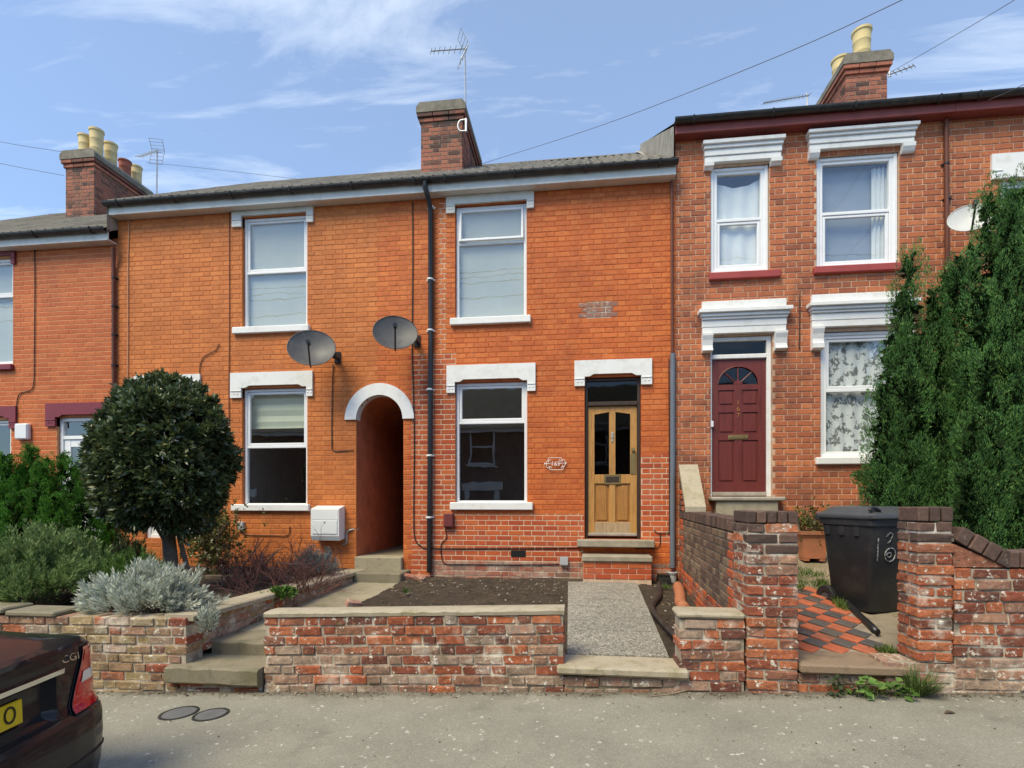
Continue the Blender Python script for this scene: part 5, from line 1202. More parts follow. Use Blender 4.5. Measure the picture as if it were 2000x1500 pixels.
# drain gully by the grey pipe
s0 = Vector((pxX(1312), D-.16, .30)); t = empty('drain_gully', tuple(s0), 'grey slotted drain gully under the grey blue downpipe', 'drain')
s = MB(); s.bbox(s0.x-.22, s0.x-.05, s0.y-.10, s0.y+.10, .30, .43, .01)
for i in range(6): s.bbox(s0.x-.215+i*.028, s0.x-.203+i*.028, s0.y-.105, s0.y+.09, .43, .47, .003)
s.build('grate', M['gutter_black'], t); MB().lathe([(.05, 0), (.058, .12), (.075, .16), (.07, .17), (.05, .14)], (s0.x, s0.y+.1, .32), 14).build('collar', M['box_grey'], t)
hs = MB().tube(curve([(pxX(1287, 7.3), 7.3, .40), (pxX(1284, 6.9), 6.7, .345), (.80, 6.0, .335), (.79, 5.4, .335), (.82, 4.9, .33), (.86, 4.5, .33)], 10), .028, 8)
ho = hs.build('drain_hose', M['gutter_black'], None, True, origin=(.8, 6, .33)); tag(ho, 'black ribbed drain hose lying along the concrete path edge', 'hose')
ro = MB().tube(curve([(1.30, 7.3, .36), (1.22, 6.7, .34), (1.15, 6.3, .33), (1.13, 6.0, .33)], 6), .065, 12).build('clay_pipe', M['terracotta'], None, True, origin=(1.2, 6.6, .33)); tag(ro, 'orange clay pipe lying at the foot of the party wall', 'pipe')
# ================================================================ parked car (seen from its rear offside corner)
def car():
    t = NT('car_paint'); t.surf((.010,.011,.014), .35, None, 0, .15, Coat_Weight=.6, Coat_Roughness=.02, Coat_IOR=1.42); M['car_paint'] = t.m
    plain('car_trim', (.012,.012,.013), .5); plain('chrome', (.75,.75,.74), .12, metallic=1, var=.03); plain('plate_yellow', (.78,.55,.02), .4, var=.02); plain('plate_black', (.01,.01,.01), .4); plain('rubber', (.018,.018,.018), .8)
    t = NT('lamp_red'); t.surf(t.ramp(t.noise(30, 2), [(.35, (.55,.006,.015)), (.65, (.75,.015,.03))]), .12, None, 0, .6, Coat_Weight=.8); M['lamp_red'] = t.m
    t = NT('lamp_clear'); t.surf((.75,.74,.72), .15, None, 0, .7, Coat_Weight=.8); M['lamp_clear'] = t.m
    t = NT('car_glass'); t.surf((.012,.014,.016), .04, None, 0, .8); M['car_glass'] = t.m
    Xr, Yc = -2.385, 1.95; zr_ = pz(Xr)-.20
    root = empty('parked_car', (Xr, Yc, zr_), 'black saloon car parked at the kerb showing red tail light and yellow plate', 'car')
    sl_ = math.atan(.042)
    MW = Matrix.Translation((Xr, Yc, zr_)) @ Matrix.Rotation(math.pi+math.radians(9), 4, 'Z') @ Matrix.Rotation(sl_, 4, 'Y')
    f = lambda p: tuple(MW @ Vector(p))
    # plan outline (x forward from the tail, y half width)
    ox = [0, .004, .012, .03, .06, .10, .16, .26, .42, .7, 1.0, 1.6, 2.4, 3.2, 3.7, 4.05, 4.3, 4.45, 4.54, 4.58]
    oy = [0, .30, .48, .62, .715, .775, .822, .858, .876, .884, .886, .886, .886, .884, .875, .845, .77, .63, .38, 0]
    arc = np.concatenate([[0], np.cumsum(np.hypot(np.diff(ox), np.diff(oy)))])
    ss = np.concatenate([np.linspace(0, 1.25, 56), np.linspace(1.3, arc[-1]-.9, 26), np.linspace(arc[-1]-.85, arc[-1], 16)])
    lz = [.17, .21, .26, .36, .50, .60, .635, .65, .665, .70, .78, .88, .95, .99, 1.012, 1.022]
    lr = [.12, .06, .030, .010, .0, .004, .016, .040, .066, .080, .082, .072, .060, .056, .066, .10]
    ls = [.12, .07, .040, .020, .006, .002, .002, .004, .006, .006, .008, .022, .042, .062, .085, .115]
    lf = [.14, .08, .04, .01, 0, .004, .02, .04, .06, .08, .13, .22, .33, .42, .50, .56]
    def P(s, z, off=0.0):
        x = np.interp(s, arc, ox); y = np.interp(s, arc, oy); wr = max(0, 1-x/.55); wf = max(0, (x-3.7)/.88); ws = min(1, y/.886)
        x2 = x+np.interp(z, lz, lr)*wr*(1-.25*(y/.886)**4)-np.interp(z, lz, lf)*wf; y2 = max(0, y-np.interp(z, lz, ls)*ws)
        zz = min(z, np.interp(x, [2.9, 3.6, 4.3, 4.6], [1.03, .93, .82, .72]))
        # number plate pocket in the boot lid
        if y2 < .50 and .655 < z < .90 and x < .3:
            a = min(1, max(0, (.445-y2)/.035)); b = min(1, max(0, (.885-z)/.02))*min(1, max(0, (z-.66)/.05)); x2 += .045*a*b
        # crease between bumper and body
        if off:
            e = 1e-3; A = np.array(P(s+e, z)); B = np.array(P(max(0, s-e), z)); tx, ty = (A-B)[:2]; L = math.hypot(tx, ty) or 1; x2 += -ty/L*off*-1*-1 if False else (-abs(ty)/L*off if x < 2 else abs(ty)/L*off); y2 += abs(tx)/L*off
        return (x2, y2, zz)
    zs = sorted(set(lz+list(np.linspace(.66, 1.0, 22))+[.23, .30, .43]))
    b = MB()
    for sg in (-1, 1):
        rows = [[f((p[0], sg*p[1], p[2])) for p in (P(s, z) for s in ss)] for z in zs]
        b.grid(rows if sg < 0 else [r[::-1] for r in rows])
    top = []
    for s in ss:
        p = P(s, zs[-1]); top.append([f((p[0], k*p[1], p[2]+(.035*(1-k*k)+.065*(1-abs(k)**6)*(1 if p[0] < 2.6 else max(0, (3.6-p[0]))))*min(1, max(0, p[0]-.10)/.4))) for k in np.linspace(-1, 1, 13)])
    b.grid(top); body = b.build('body', M['car_paint'], root); smooth_by_angle(body, 30)
    b = MB(); rows = [[f((x, y, .2)) for y in (-.8, .8)] for x in (.1, 4.45)]; b.grid(rows); b.build('underbody', M['car_trim'], root)
    # greenhouse
    gz = [1.02, 1.08, 1.2, 1.32, 1.40, 1.435]; gx0 = [.55, .72, .95, 1.18, 1.36, 1.62]; gx1 = [3.45, 3.25, 2.95, 2.65, 2.45, 2.3]; gy = [.74, .72, .675, .625, .575, .50]
    def ring(i, e=0):
        x0, x1, y = gx0[i]-e, gx1[i]+e, gy[i]+e; out = []
        for k in range(33):
            a = math.pi*2*k/32; c, s = math.cos(a), math.sin(a); q = .28
            out.append(f(((x0+x1)/2+(x1-x0)/2*math.copysign(abs(c)**q, c), y*math.copysign(abs(s)**q, s), gz[i])))
        return out
    b = MB(); b.grid([ring(i) for i in range(6)]); b.poly(ring(5)[:-1]); g = b.build('roof', M['car_paint'], root); smooth_by_angle(g, 45)
    b = MB(); b.grid([[f((gx0[i]-.004+.0, k*(gy[i]-.10), gz[i])) for k in (-1, -.5, 0, .5, 1)] for i in (1, 2, 3, 4)]); b.build('rear_window', M['car_glass'], g)
    for sg in (-1, 1):
        b = MB(); b.grid([[f((gx0[i]+.35+(gx1[i]-gx0[i]-.65)*k, sg*(gy[i]+.004), gz[i])) for k in (0, .33, .66, 1)] for i in (1, 2, 3, 4)]); b.build('side_window', M['car_glass'], g)
    # lamps as raised lenses over the body corner
    sy = lambda y: float(np.interp(y, oy[:11], arc[:11]))
    sx = lambda x: float(np.interp(x, ox, arc))
    for sg in (-1, 1):
        def patch(z0, z1, sin, sout, off, m, nm, par, n=16, k=12):
            rows = []
            for i in range(k+1):
                z = z0+(z1-z0)*i/k; a, c = sin(z), sout(z); rows.append([f((p[0], sg*p[1], p[2])) for p in (P(a+(c-a)*j/n, z, off) for j in range(n+1))])
            o = MB(); o.grid(rows)
            ed = [rows[0][j] for j in range(n+1)]+[rows[i][-1] for i in range(k+1)]+[rows[-1][j] for j in range(n, -1, -1)]+[rows[i][0] for i in range(k, -1, -1)]
            o2 = o.build(nm, M[m], par); smooth_by_angle(o2, 50); return o2, ed
        sin = lambda z: sy(.52)+(sy(.66)-sy(.52))*(z-.655)/.325
        sout = lambda z: sx(.27)+(sx(.20)-sx(.27))*(z-.655)/.325
        lo, ed = patch(.655, .975, sin, sout, .010, 'lamp_red', 'tail_light', root)
        MB().tube(ed, .0022, 4).build('lamp_gasket', M['car_trim'], lo)
        patch(.79, .845, lambda z: sin(z)+.035, lambda z: sin(z)+.175, .014, 'lamp_clear', 'reverse_lens', lo, 8, 4)
        patch(.735, .775, lambda z: sin(z)+.02, lambda z: sout(z)-.03, .0125, 'lamp_red', 'lens_rib', lo, 10, 3)
        patch(.90, .955, lambda z: sin(z)+.02, lambda z: sout(z)-.03, .0125, 'lamp_red', 'lens_rib', lo, 10, 3)
        # shut line of the boot lid
        pts = [P(sin(z)-.012, z, .0035) for z in np.linspace(.99, .66, 10)]+[P(s, .662, .004) for s in np.linspace(sin(.66)-.012, 0, 14)]
        MB().tube([f((p[0], sg*p[1], p[2])) for p in pts], .0018, 4).build('shut_line', M['car_trim'], body)
        MB().tube([f((p[0], sg*p[1], p[2])) for p in (P(s, .43, .002) for s in np.linspace(0, 1.2, 30))], .006, 5).build('bumper_strip', M['car_trim'], body)
    # chrome strip over the plate
    b = MB(); rows = [[f((P(abs(y), z)[0]-(.018 if i in (1, 2) else .0), y, z)) for y in np.linspace(-.47, .47, 17)] for i, z in enumerate((.882, .884, .908, .912))]; b.grid(rows); b.build('chrome_strip', M['chrome'], root)
    # number plate
    xp = P(0, .78)[0]-.006; pl = MB(); pl.v = []; pl.bbox(xp-.010, xp+.002, -.285, .285, .715, .828, .004, MW); o = pl.build('number_plate', M['plate_yellow'], root)
    me = text_mesh('O', .112, .0015); me.materials.append(M['plate_black'])
    MT = MW @ Matrix.Translation((xp-.0125, -.215, .7715)) @ Matrix.Rotation(math.radians(-90), 4, 'Z') @ Matrix.Rotation(math.radians(90), 4, 'X') @ Matrix.Scale(.72, 4, (1, 0, 0))
    me.transform(MT); lo = bpy.data.objects.new('plate_letter', me); COL.objects.link(lo); setpar(lo, o)
    xb = P(sy(.62), .945)
    me = text_mesh('CGI', .052, .003); me.materials.append(M['chrome']); MT = MW @ Matrix.Translation((P(sy(.53), .945)[0]-.006, -.52, .945)) @ Matrix.Rotation(math.radians(-90-7), 4, 'Z') @ Matrix.Rotation(math.radians(90-6), 4, 'X') @ Matrix.Scale(1.15, 4, (1, 0, 0))
    me.transform(MT); bo = bpy.data.objects.new('badge', me); COL.objects.link(bo); setpar(bo, root)
    for x in (.92, 3.70):
        for sg in (-1, 1):
            M3 = (MW @ Matrix.Rotation(math.radians(90), 4, 'X')).to_3x3(); c = MW @ Vector((x, sg*.775, .315))
            w_ = MB().lathe([(.20, -.10), (.29, -.105), (.312, -.09), (.316, 0), (.312, .09), (.29, .105), (.20, .10)], c, 28, M3).build('wheel', M['rubber'], root); smooth_by_angle(w_, 40)
            s = MB(); s.lathe([(.205, -.085), (.19, -.07), (.06, -.06), (0, -.065)], c, 24, M3); s.lathe([(.205, .085), (.19, .07), (.06, .06), (0, .065)], c, 24, M3); s.build('rim', M['silver'], w_)
car()
# ================================================================ plants
def leafmat(name, stops, rough=.45, spec=.5, broad=.25):
    t = NT(name); c = t.ramp(t.rnd(), stops); c = t.mix(1.0, c, t.ramp(t.noise(3.5, 3), [(.3, (1-broad,)*3), (.7, (1+broad,)*3)]), 'MULTIPLY')
    t.surf(c, rough, None, 0, spec); tr = t.n('ShaderNodeBsdfTranslucent'); t.l(c, tr.inputs[0]); m = t.n('ShaderNodeMixShader'); m.inputs[0].default_value = .22
    t.l(t.p.outputs[0], m.inputs[1]); t.l(tr.outputs[0], m.inputs[2]); t.l(m.outputs[0], t.out.inputs[0]); M[name] = t.m
leafmat('leaf_bay', [(0, (.040,.064,.028)), (.5, (.066,.102,.040)), (.9, (.105,.145,.055)), (1, (.20,.19,.06))], .34, .6, .4)
leafmat('leaf_conifer', [(0, (.046,.115,.040)), (.5, (.080,.200,.058)), (.85, (.135,.29,.080)), (1, (.22,.37,.10))], .7, .15, .35)
leafmat('leaf_shade', [(0, (.010,.022,.007)), (1, (.022,.045,.012))], .8, .1)  # darkened leaf colours: shade between the clumps painted into the core
leafmat('leaf_cypress', [(0, (.042,.14,.024)), (.5, (.080,.24,.036)), (1, (.15,.36,.06))], .7, .12, .3)
leafmat('leaf_rosemary', [(0, (.10,.17,.060)), (.5, (.18,.28,.10)), (.85, (.27,.37,.14)), (1, (.35,.43,.19))], .6, .3)
leafmat('leaf_dark', [(0, (.028,.045,.020)), (.6, (.055,.085,.035)), (1, (.10,.12,.06))], .6, .3)
leafmat('leaf_silver', [(0, (.36,.40,.33)), (.5, (.52,.56,.48)), (1, (.66,.69,.60))], .75, .2, .2)
leafmat('leaf_sage', [(0, (.16,.20,.19)), (.5, (.26,.31,.30)), (1, (.38,.43,.42))], .75, .2, .2)
leafmat('leaf_fresh', [(0, (.060,.13,.025)), (.5, (.10,.20,.04)), (1, (.17,.28,.07))], .5, .4)
leafmat('leaf_olive', [(0, (.060,.070,.018)), (.5, (.11,.12,.03)), (1, (.20,.19,.06))], .55, .4)
leafmat('petal', [(0, (.55,.52,.25)), (1, (.75,.74,.55))], .6, .3)
leafmat('grass_blade', [(0, (.055,.10,.022)), (.6, (.10,.18,.04)), (1, (.20,.25,.08))], .55, .35)
leafmat('litter', [(0, (.06,.04,.025)), (.5, (.13,.09,.055)), (.85, (.26,.20,.13)), (1, (.50,.44,.35))], .8, .2)
plain('bark', (.13,.105,.08), .9, var=.3, scale=14, bump=.6, bscale=40); plain('twig', (.17,.115,.085), .9, var=.3, scale=8); plain('twig_red', (.12,.050,.042), .9, var=.3, scale=8); plain('lattice', (.25,.19,.13), .85, var=.2)
rng = np.random.default_rng(5)
def unit(v): return v/np.maximum(1e-9, np.linalg.norm(v, axis=-1, keepdims=True))
def kites(Pn, d, L, W, up=None, fold=.15):
    n = len(Pn); d = unit(d); up = unit(rng.normal(size=(n, 3))) if up is None else up
    side = unit(np.cross(d, up)); nn = np.cross(side, d); L = np.broadcast_to(L, (n,))[:, None]; W = np.broadcast_to(W, (n,))[:, None]
    V = np.stack([Pn, Pn+d*L*.5+side*W*.5+nn*W*fold, Pn+d*L, Pn+d*L*.5-side*W*.5+nn*W*fold], 1)
    return V.reshape(-1, 3)
def kface(nv): return np.arange(nv).reshape(-1, 4)
def cloud(name, Vs, m, parent): V = np.concatenate(Vs); return np_mesh(name, V, kface(len(V)), M[m], parent)
def sphere_dirs(n):
    return unit(rng.normal(size=(n, 3)))
def plumes(base, axis, ln, nk, kl, kw, spread=.35, out=.6):
    # tufts: kites arranged round an axis; base,axis (n,3)
    n = len(base); t = rng.random((n, nk)); ax = unit(axis)[:, None, :]
    rd = unit(rng.normal(size=(n, nk, 3))); rd = unit(rd-(rd*ax).sum(-1, keepdims=True)*ax)
    lnn = np.broadcast_to(ln, (n,))[:, None, None]
    p = base[:, None, :]+ax*lnn*t[..., None]+rd*(lnn*spread*(1-t[..., None])*rng.random((n, nk, 1)))
    d = ax*1.0+rd*out*(1.1-t[..., None]*.6)
    s = kl*(.7+.6*rng.random((n, nk)))
    return kites(p.reshape(-1, 3), d.reshape(-1, 3), s.reshape(-1), kw*(.7+.6*rng.random(n*nk)))
def branch(b, p, d, L, r, depth, spread=.6, droop=0.0, seed=None, kids=(2, 3)):
    rr = random; pts = [Vector(p)]; dd = Vector(d).normalized(); n = 4
    for i in range(n):
        dd = (dd+Vector((rr.uniform(-.2, .2), rr.uniform(-.2, .2), rr.uniform(-.15, .15)-droop))).normalized(); pts.append(pts[-1]+dd*L/n)
    b.tube(pts, [r*(1-.55*i/n) for i in range(n+1)], 5, True)
    if depth:
        for k in range(rr.randint(*kids)):
            i = rr.randint(1, n); q = Vector((rr.uniform(-1, 1), rr.uniform(-1, 1), rr.uniform(-.4, .8))).normalized()
            branch(b, pts[i], (dd+q*spread).normalized(), L*rr.uniform(.5, .8), r*.55, depth-1, spread, droop, None, kids)
# ---- round bay bush
def bay():
    Y = 5.55; c = at_Y(322, 905, Y); d = -c.x*SN+c.y*CS; rx = 106*d/F; rz = 150*d/F
    base = Vector((at_Y(332, 0, Y).x, Y, .44)); t = empty('bay_bush', tuple(base), 'dark green round clipped bay bush with a bare trunk in the raised bed', 'bush')
    b = MB(); rt = [base+Vector((0, 0, -.03)), base+Vector((.02, 0, .2)), base+Vector((-.01, .01, .5)), base+Vector((-.05, 0, .9))]
    b.tube(curve(rt, 4), [.088-.002*i for i in range(13)], 10); b.tube(curve([base+Vector((.22, .1, -.02)), base+Vector((.17, .05, .3)), base+Vector((.10, 0, .7)), base+Vector((.05, 0, 1.0))], 3), .026, 6)
    for k in range(9):
        a = k*.7; b.tube(curve([rt[2]+Vector((0, 0, .1*(k % 3))), rt[3]+Vector((.25*math.cos(a), .25*math.sin(a), .15)), Vector(c)+Vector((rx*.75*math.cos(a), rx*.75*math.sin(a), rz*.5*math.sin(k*2.1)))], 3), [.022-.002*i for i in range(7)], 5)
    b.build('trunk', M['bark'], t, True)
    N = 3600; u = sphere_dirs(N); u[:, 2] = np.where(u[:, 2] < -.86, -u[:, 2], u[:, 2])
    lump = np.array([1+.26*mnoise.noise((x*1.7+4, y*1.7, z*1.7))+.13*mnoise.noise((x*6, y*6, z*6)) for x, y, z in u])
    rr = np.where(rng.random(N) < .62, .93+.07*rng.random(N), .45+.48*rng.random(N))*lump
    sq = 1.0+.06*np.abs(u[:, 0])
    p = np.array(c)+u*np.array([rx, rx*.98, rz])*(rr*sq)[:, None]
    ax = unit(u+np.array([0, 0, .45])+.35*rng.normal(size=(N, 3)))
    nl = 11; d0 = np.repeat(ax, nl, 0); rd = unit(rng.normal(size=(N*nl, 3))); dd = unit(d0*.75+rd*.8)
    pp = np.repeat(p, nl, 0)+d0*(rng.random((N*nl, 1))*.05)
    V = [kites(pp, dd, .066+.036*rng.random(N*nl), .025+.011*rng.random(N*nl), fold=.22)]
    # loose shoots above the crown
    for k in range(90):
        a = rng.random()*6.28; e = rng.uniform(.2, 1.1); q = np.array([math.cos(a)*math.cos(e), math.sin(a)*math.cos(e), math.sin(e)]); s0 = np.array(c)+q*np.array([rx, rx, rz])*.97; L = rng.uniform(.08, .2)
        tt = rng.random(14)[:, None]; V.append(kites(s0+(q*.4+np.array([0, 0, .9]))*L*tt, unit(rng.normal(size=(14, 3))+np.array([0, 0, .9])), .06, .02))
    cloud('crown', V, 'leaf_bay', t)
bay()
def column(px, Y, ytop, r, z0, n, sharp=2.2, kl=.040, kw=.010, nk=44, ln=.24, shrink=0.0, inner=.25):
    top = at_Y(px, ytop, Y); H = top.z-z0; cx, cy = top.x, Y
    tt = rng.random(n)**.9; a = rng.random(n)*2*math.pi
    prof = (1-tt**sharp)**.75*(.75+.25*np.minimum(1, tt/.12)); lump = np.array([1+.42*mnoise.noise((math.cos(q)*1.6+cx*3, math.sin(q)*1.6, h*1.6)) for q, h in zip(a, tt*H)])
    rad = r*prof*lump*np.where(rng.random(n) < inner, .45+.5*rng.random(n), .92+.16*rng.random(n))
    base = np.stack([cx+rad*np.cos(a), cy+rad*np.sin(a), z0+tt*(H-ln*.6)], 1)
    ax = np.stack([.45*np.cos(a), .45*np.sin(a), np.full(n, 1.0)], 1)+.18*rng.normal(size=(n, 3))
    return plumes(base, ax, ln*(.6+.7*rng.random(n)), nk, kl, kw)
def clumps(base, axis, R, H, nk, kl, kw):
    n = len(base); t = rng.random((n, nk)); ax = unit(axis)[:, None, :]; rd = unit(rng.normal(size=(n, nk, 3))); rd = unit(rd-(rd*ax).sum(-1, keepdims=True)*ax)
    Rn = np.broadcast_to(R, (n,))[:, None, None]; Hn = np.broadcast_to(H, (n,))[:, None, None]; tt = t[..., None]
    r = Rn*np.sin(np.pi*(.18+.80*tt))**.7*(.75+.3*rng.random((n, nk, 1)))
    p = base[:, None, :]+ax*Hn*tt+rd*r; d = ax*1.15+rd*(.60-.40*tt)+.20*rng.normal(size=(n, nk, 3))
    return kites(p.reshape(-1, 3), d.reshape(-1, 3), (kl*(.7+.6*rng.random((n, nk)))).reshape(-1), kw*(.7+.6*rng.random(n*nk)))
def col_clumps(px, Y, ytop, r, z0, dens, sharp, R, H, nk, kl, kw):
    top = at_Y(px, ytop, Y); HH = top.z-z0; n = max(12, int(dens*HH*r*6)); tt = np.concatenate([rng.random(n)**.95, [.985, .95]]); n += 2; a = rng.random(n)*2*math.pi
    prof = (1-tt**sharp)**.7*(.8+.2*np.minimum(1, tt/.1)); lump = np.array([1+.22*mnoise.noise((math.cos(q)*1.6+px, math.sin(q)*1.6, h*1.6)) for q, h in zip(a, tt*HH)])
    rad = r*prof*lump*(.80+.25*rng.random(n)); s_ = .75+.5*rng.random(n)
    base = np.stack([top.x+rad*np.cos(a), Y+rad*np.sin(a), z0+tt*(HH-H*.9)], 1); ax = np.stack([.30*np.cos(a), .30*np.sin(a), np.ones(n)], 1)+.10*rng.normal(size=(n, 3))
    out = clumps(base, ax, R*s_, H*s_, nk, kl, kw)
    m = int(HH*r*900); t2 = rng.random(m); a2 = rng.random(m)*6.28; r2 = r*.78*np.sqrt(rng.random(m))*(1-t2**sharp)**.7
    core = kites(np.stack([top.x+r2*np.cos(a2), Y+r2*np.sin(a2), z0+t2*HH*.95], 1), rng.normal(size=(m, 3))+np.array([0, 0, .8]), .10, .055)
    return out, core
def big_conifer():
    Y = 5.95; z0 = z167(Y)
    base = Vector((at_Y(1935, 0, Y).x, Y, z0)); t = empty('conifer', tuple(base), 'tall dense dark green conifer with feathery upright tops behind the right wall', 'tree')
    V = []; C_ = []
    ex = [1690, 1705, 1725, 1748, 1776, 1800, 1850, 1898, 1930, 1960, 1985, 2040, 2120]; ey = [960, 820, 690, 585, 468, 560, 505, 455, 352, 430, 362, 385, 440]
    sp_ = [(1776, 468, .13, 5.95), (1757, 545, .14, 6.05), (1740, 640, .15, 6.0), (1728, 740, .16, 5.95), (1722, 850, .16, 5.9), (1850, 500, .15, 6.1), (1898, 452, .16, 6.15), (1930, 350, .16, 6.1), (1958, 372, .17, 6.2), (1990, 338, .18, 6.1), (2020, 345, .20, 6.2), (1975, 350, .16, 6.0), (1875, 480, .16, 6.0), (1822, 548, .15, 6.1)]
    for k in range(40):
        px = 1735+400*((k*.618) % 1); f_ = rng.random(); sp_.append((px, float(np.interp(px, ex, ey))+30+430*f_**1.3, .14+.06*rng.random(), 6.05-(.75 if px > 1880 else .30)*f_**.6+.1*rng.random()))
    for (px, y, r, YY) in sp_:
        o_, c_ = col_clumps(px, YY, y, r*1.15, z0+.02, 15, 1.7, .055, .28, 190, .026, .0068); V.append(o_); C_.append(c_)
    q = np.array([at_Y(1690, 935, 5.9)]); V.append(clumps(np.repeat(q, 6, 0)+rng.normal(size=(6, 3))*.03+np.linspace(0, 1, 6)[:, None]*np.array([.25, 0, -.02]), np.tile([[-.6, -.1, .5]], (6, 1)), .05, .14, 120, .034, .010))
    cloud('shade_foliage', C_, 'leaf_shade', t)  # core leaves coloured dark so the gaps look shaded
    cloud('foliage', V, 'leaf_conifer', t)
    b = MB()
    for dx in (-.5, 0, .5, 1.0): b.tube(curve([base+Vector((dx, 0, 0)), base+Vector((dx*1.1, .02, .7)), base+Vector((dx*1.05, 0, 1.5))], 3), [.06-.006*i for i in range(7)], 6)
    b.build('trunk', M['bark'], t)
big_conifer()
def hedge():
    base = (at_Y(90, 0, 6.4).x, 6.4, .42); t = empty('conifer_hedge', base, 'bright green cypress hedge with pointed tips below the maroon lintels', 'hedge'); V = []; C_ = []
    for (px, y, r, Y, n) in ((-120, 860, .26, 6.4, 200), (-60, 880, .26, 6.3, 200), (-15, 872, .22, 6.4, 200), (12, 882, .2, 6.2, 220), (38, 905, .2, 6.3, 200), (60, 862, .2, 6.4, 260), (80, 900, .18, 6.2, 200), (95, 890, .16, 6.4, 200), (122, 884, .17, 6.5, 220), (146, 902, .18, 6.3, 220), (170, 925, .18, 6.3, 220), (198, 955, .18, 6.4, 200), (218, 990, .16, 6.4, 160), (30, 960, .25, 5.9, 240), (110, 965, .25, 5.95, 240), (-40, 950, .28, 5.9, 220)):
        o_, c_ = col_clumps(px, Y, y, r*1.0, .42, 42, 1.25, .045, .20, 150, .026, .0070); V.append(o_); C_.append(c_)
    cloud('shade_foliage', C_, 'leaf_shade', t)  # same painted shade inside the hedge
    cloud('foliage', V, 'leaf_cypress', t)
hedge()
def shrub(name, label, px, py, wpx, hpx, Y, m, nst, nk, kl, kw, stem='twig', z0=None, lean=.55, cat='shrub', ln=.16, depth=.8, flop=0.0, dome=.55):
    c = at_Y(px, py, Y); d = -c.x*SN+c.y*CS; rx = wpx/2*d/F; H = hpx*d/F; zb = c.z if z0 is None else z0; rd_ = rx*depth
    t = empty(name, (c.x, Y, zb), label, cat); n = nst
    a = rng.random(n)*2*math.pi; r = np.sqrt(rng.random(n)); h = (1-dome*r**2)*(.70+.35*rng.random(n))*H
    lump = np.array([1+.38*mnoise.noise((s*math.cos(q)*3.2+px, s*math.sin(q)*3.2, 0)) for q, s in zip(a, r)])
    tip = np.stack([c.x+rx*r*np.cos(a)*lump, Y+rd_*r*np.sin(a)*lump, zb+h*lump-flop*r], 1)
    root = np.stack([c.x+rx*.45*r*np.cos(a), Y+rd_*.45*r*np.sin(a), np.full(n, zb)], 1)
    ax = unit(tip-root); V = [plumes(tip-ax*ln, ax, ln, nk, kl, kw, .22, .9)]
    k2 = rng.random(n) < .6; V.append(plumes((root*.45+tip*.55)[k2], ax[k2], ln, nk, kl, kw, .3, .9))
    cloud('foliage', V, m, t); b = MB()
    for i in range(0, n, max(1, n//45)): b.tube([root[i], root[i]*.5+tip[i]*.5+np.array([0, 0, .02]), tip[i]], [.007, .005, .002], 4)
    b.build('stems', M[stem], t); return t
shrub('rosemary_bush', 'sprawling green rosemary bush beside the cypress hedge', 80, 1205, 280, 158, 4.80, 'leaf_rosemary', 1100, 26, .05, .012, z0=.44, flop=.22, dome=.4)
shrub('rosemary_bush', 'low fresh green rosemary bush at the foot of the bay trunk', 258, 1165, 170, 100, 5.0, 'leaf_fresh', 380, 24, .045, .011, z0=.44)
shrub('shrub', 'dark dull green shrub between the hedge and the bay trunk', 245, 1120, 90, 100, 5.9, 'leaf_dark', 200, 20, .05, .014, z0=.44)
shrub('shrub', 'grey green rounded shrub rising above the rosemary', 95, 1120, 100, 120, 5.6, 'leaf_dark', 220, 20, .05, .013, z0=.44)
shrub('silver_lavender', 'silvery white lavender bush spilling over the yellow brown wall', 282, 1215, 290, 105, 4.40, 'leaf_silver', 620, 24, .050, .010, z0=.46, ln=.13, depth=.50, flop=.20, dome=.15)
shrub('silver_lavender', 'small grey blue lavender clump below the white meter box', 615, 1130, 95, 62, 6.9, 'leaf_sage', 150, 18, .05, .010, z0=.42, ln=.13)
shrub('silver_lavender', 'trailing sprig of silver leaves hanging on the wall corner', 405, 1245, 40, 45, 4.15, 'leaf_silver', 40, 18, .045, .009, z0=.40, ln=.10, depth=.3)
shrub('weed', 'small green weed growing by the side path coping', 548, 1160, 60, 22, 5.4, 'leaf_fresh', 40, 12, .05, .02, z0=.44, ln=.06)
def climber():
    p = at_Y(418, 1100, 7.1); t = empty('climbing_shrub', (p.x, 7.1, .42), 'yellow green climber with small cream flowers on a wooden lattice', 'shrub')
    c = at_Y(418, 1055, 7.15); n = 520; q = rng.normal(size=(n, 3))*np.array([.18, .12, .24])+np.array(c)
    cloud('foliage', [plumes(q, rng.normal(size=(n, 3))+np.array([0, -.3, .3]), .07, 8, .055, .024, .5, 1.2)], 'leaf_olive', t)
    n = 30; q = rng.normal(size=(n, 3))*np.array([.18, .08, .22])+np.array(c)+np.array([0, -.16, 0]); cloud('flowers', [plumes(q, rng.normal(size=(n, 3))+np.array([0, -.8, .3]), .02, 7, .03, .022, .5, 1.6)], 'petal', t)
    b = MB(); x0, x1, z0, z1 = pxX(398, 7.4), pxX(450, 7.4), .45, pxZ(420, 985, 7.4)
    for i in range(-6, 12):
        for sg in (1, -1):
            u0 = x0+i*.08; A = Vector((u0, 7.4, z0)); B = Vector((u0+sg*(z1-z0)*.8, 7.4+.008*sg, z1))
            pts = [A+(B-A)*k/12 for k in range(13)]; pts = [v for v in pts if x0-.01 <= v.x <= x1+.01]
            if len(pts) > 1: b.tube([pts[0], pts[-1]], .006, 4)
    b.build('lattice', M['lattice'], t); b = MB(); random.seed(4)
    for k in range(8): branch(b, (p.x+random.uniform(-.1, .1), 7.1, .42), (random.uniform(-.4, .4), random.uniform(-.2, .2), 1), .55, .008, 2)
    b.build('stems', M['twig'], t)
climber()
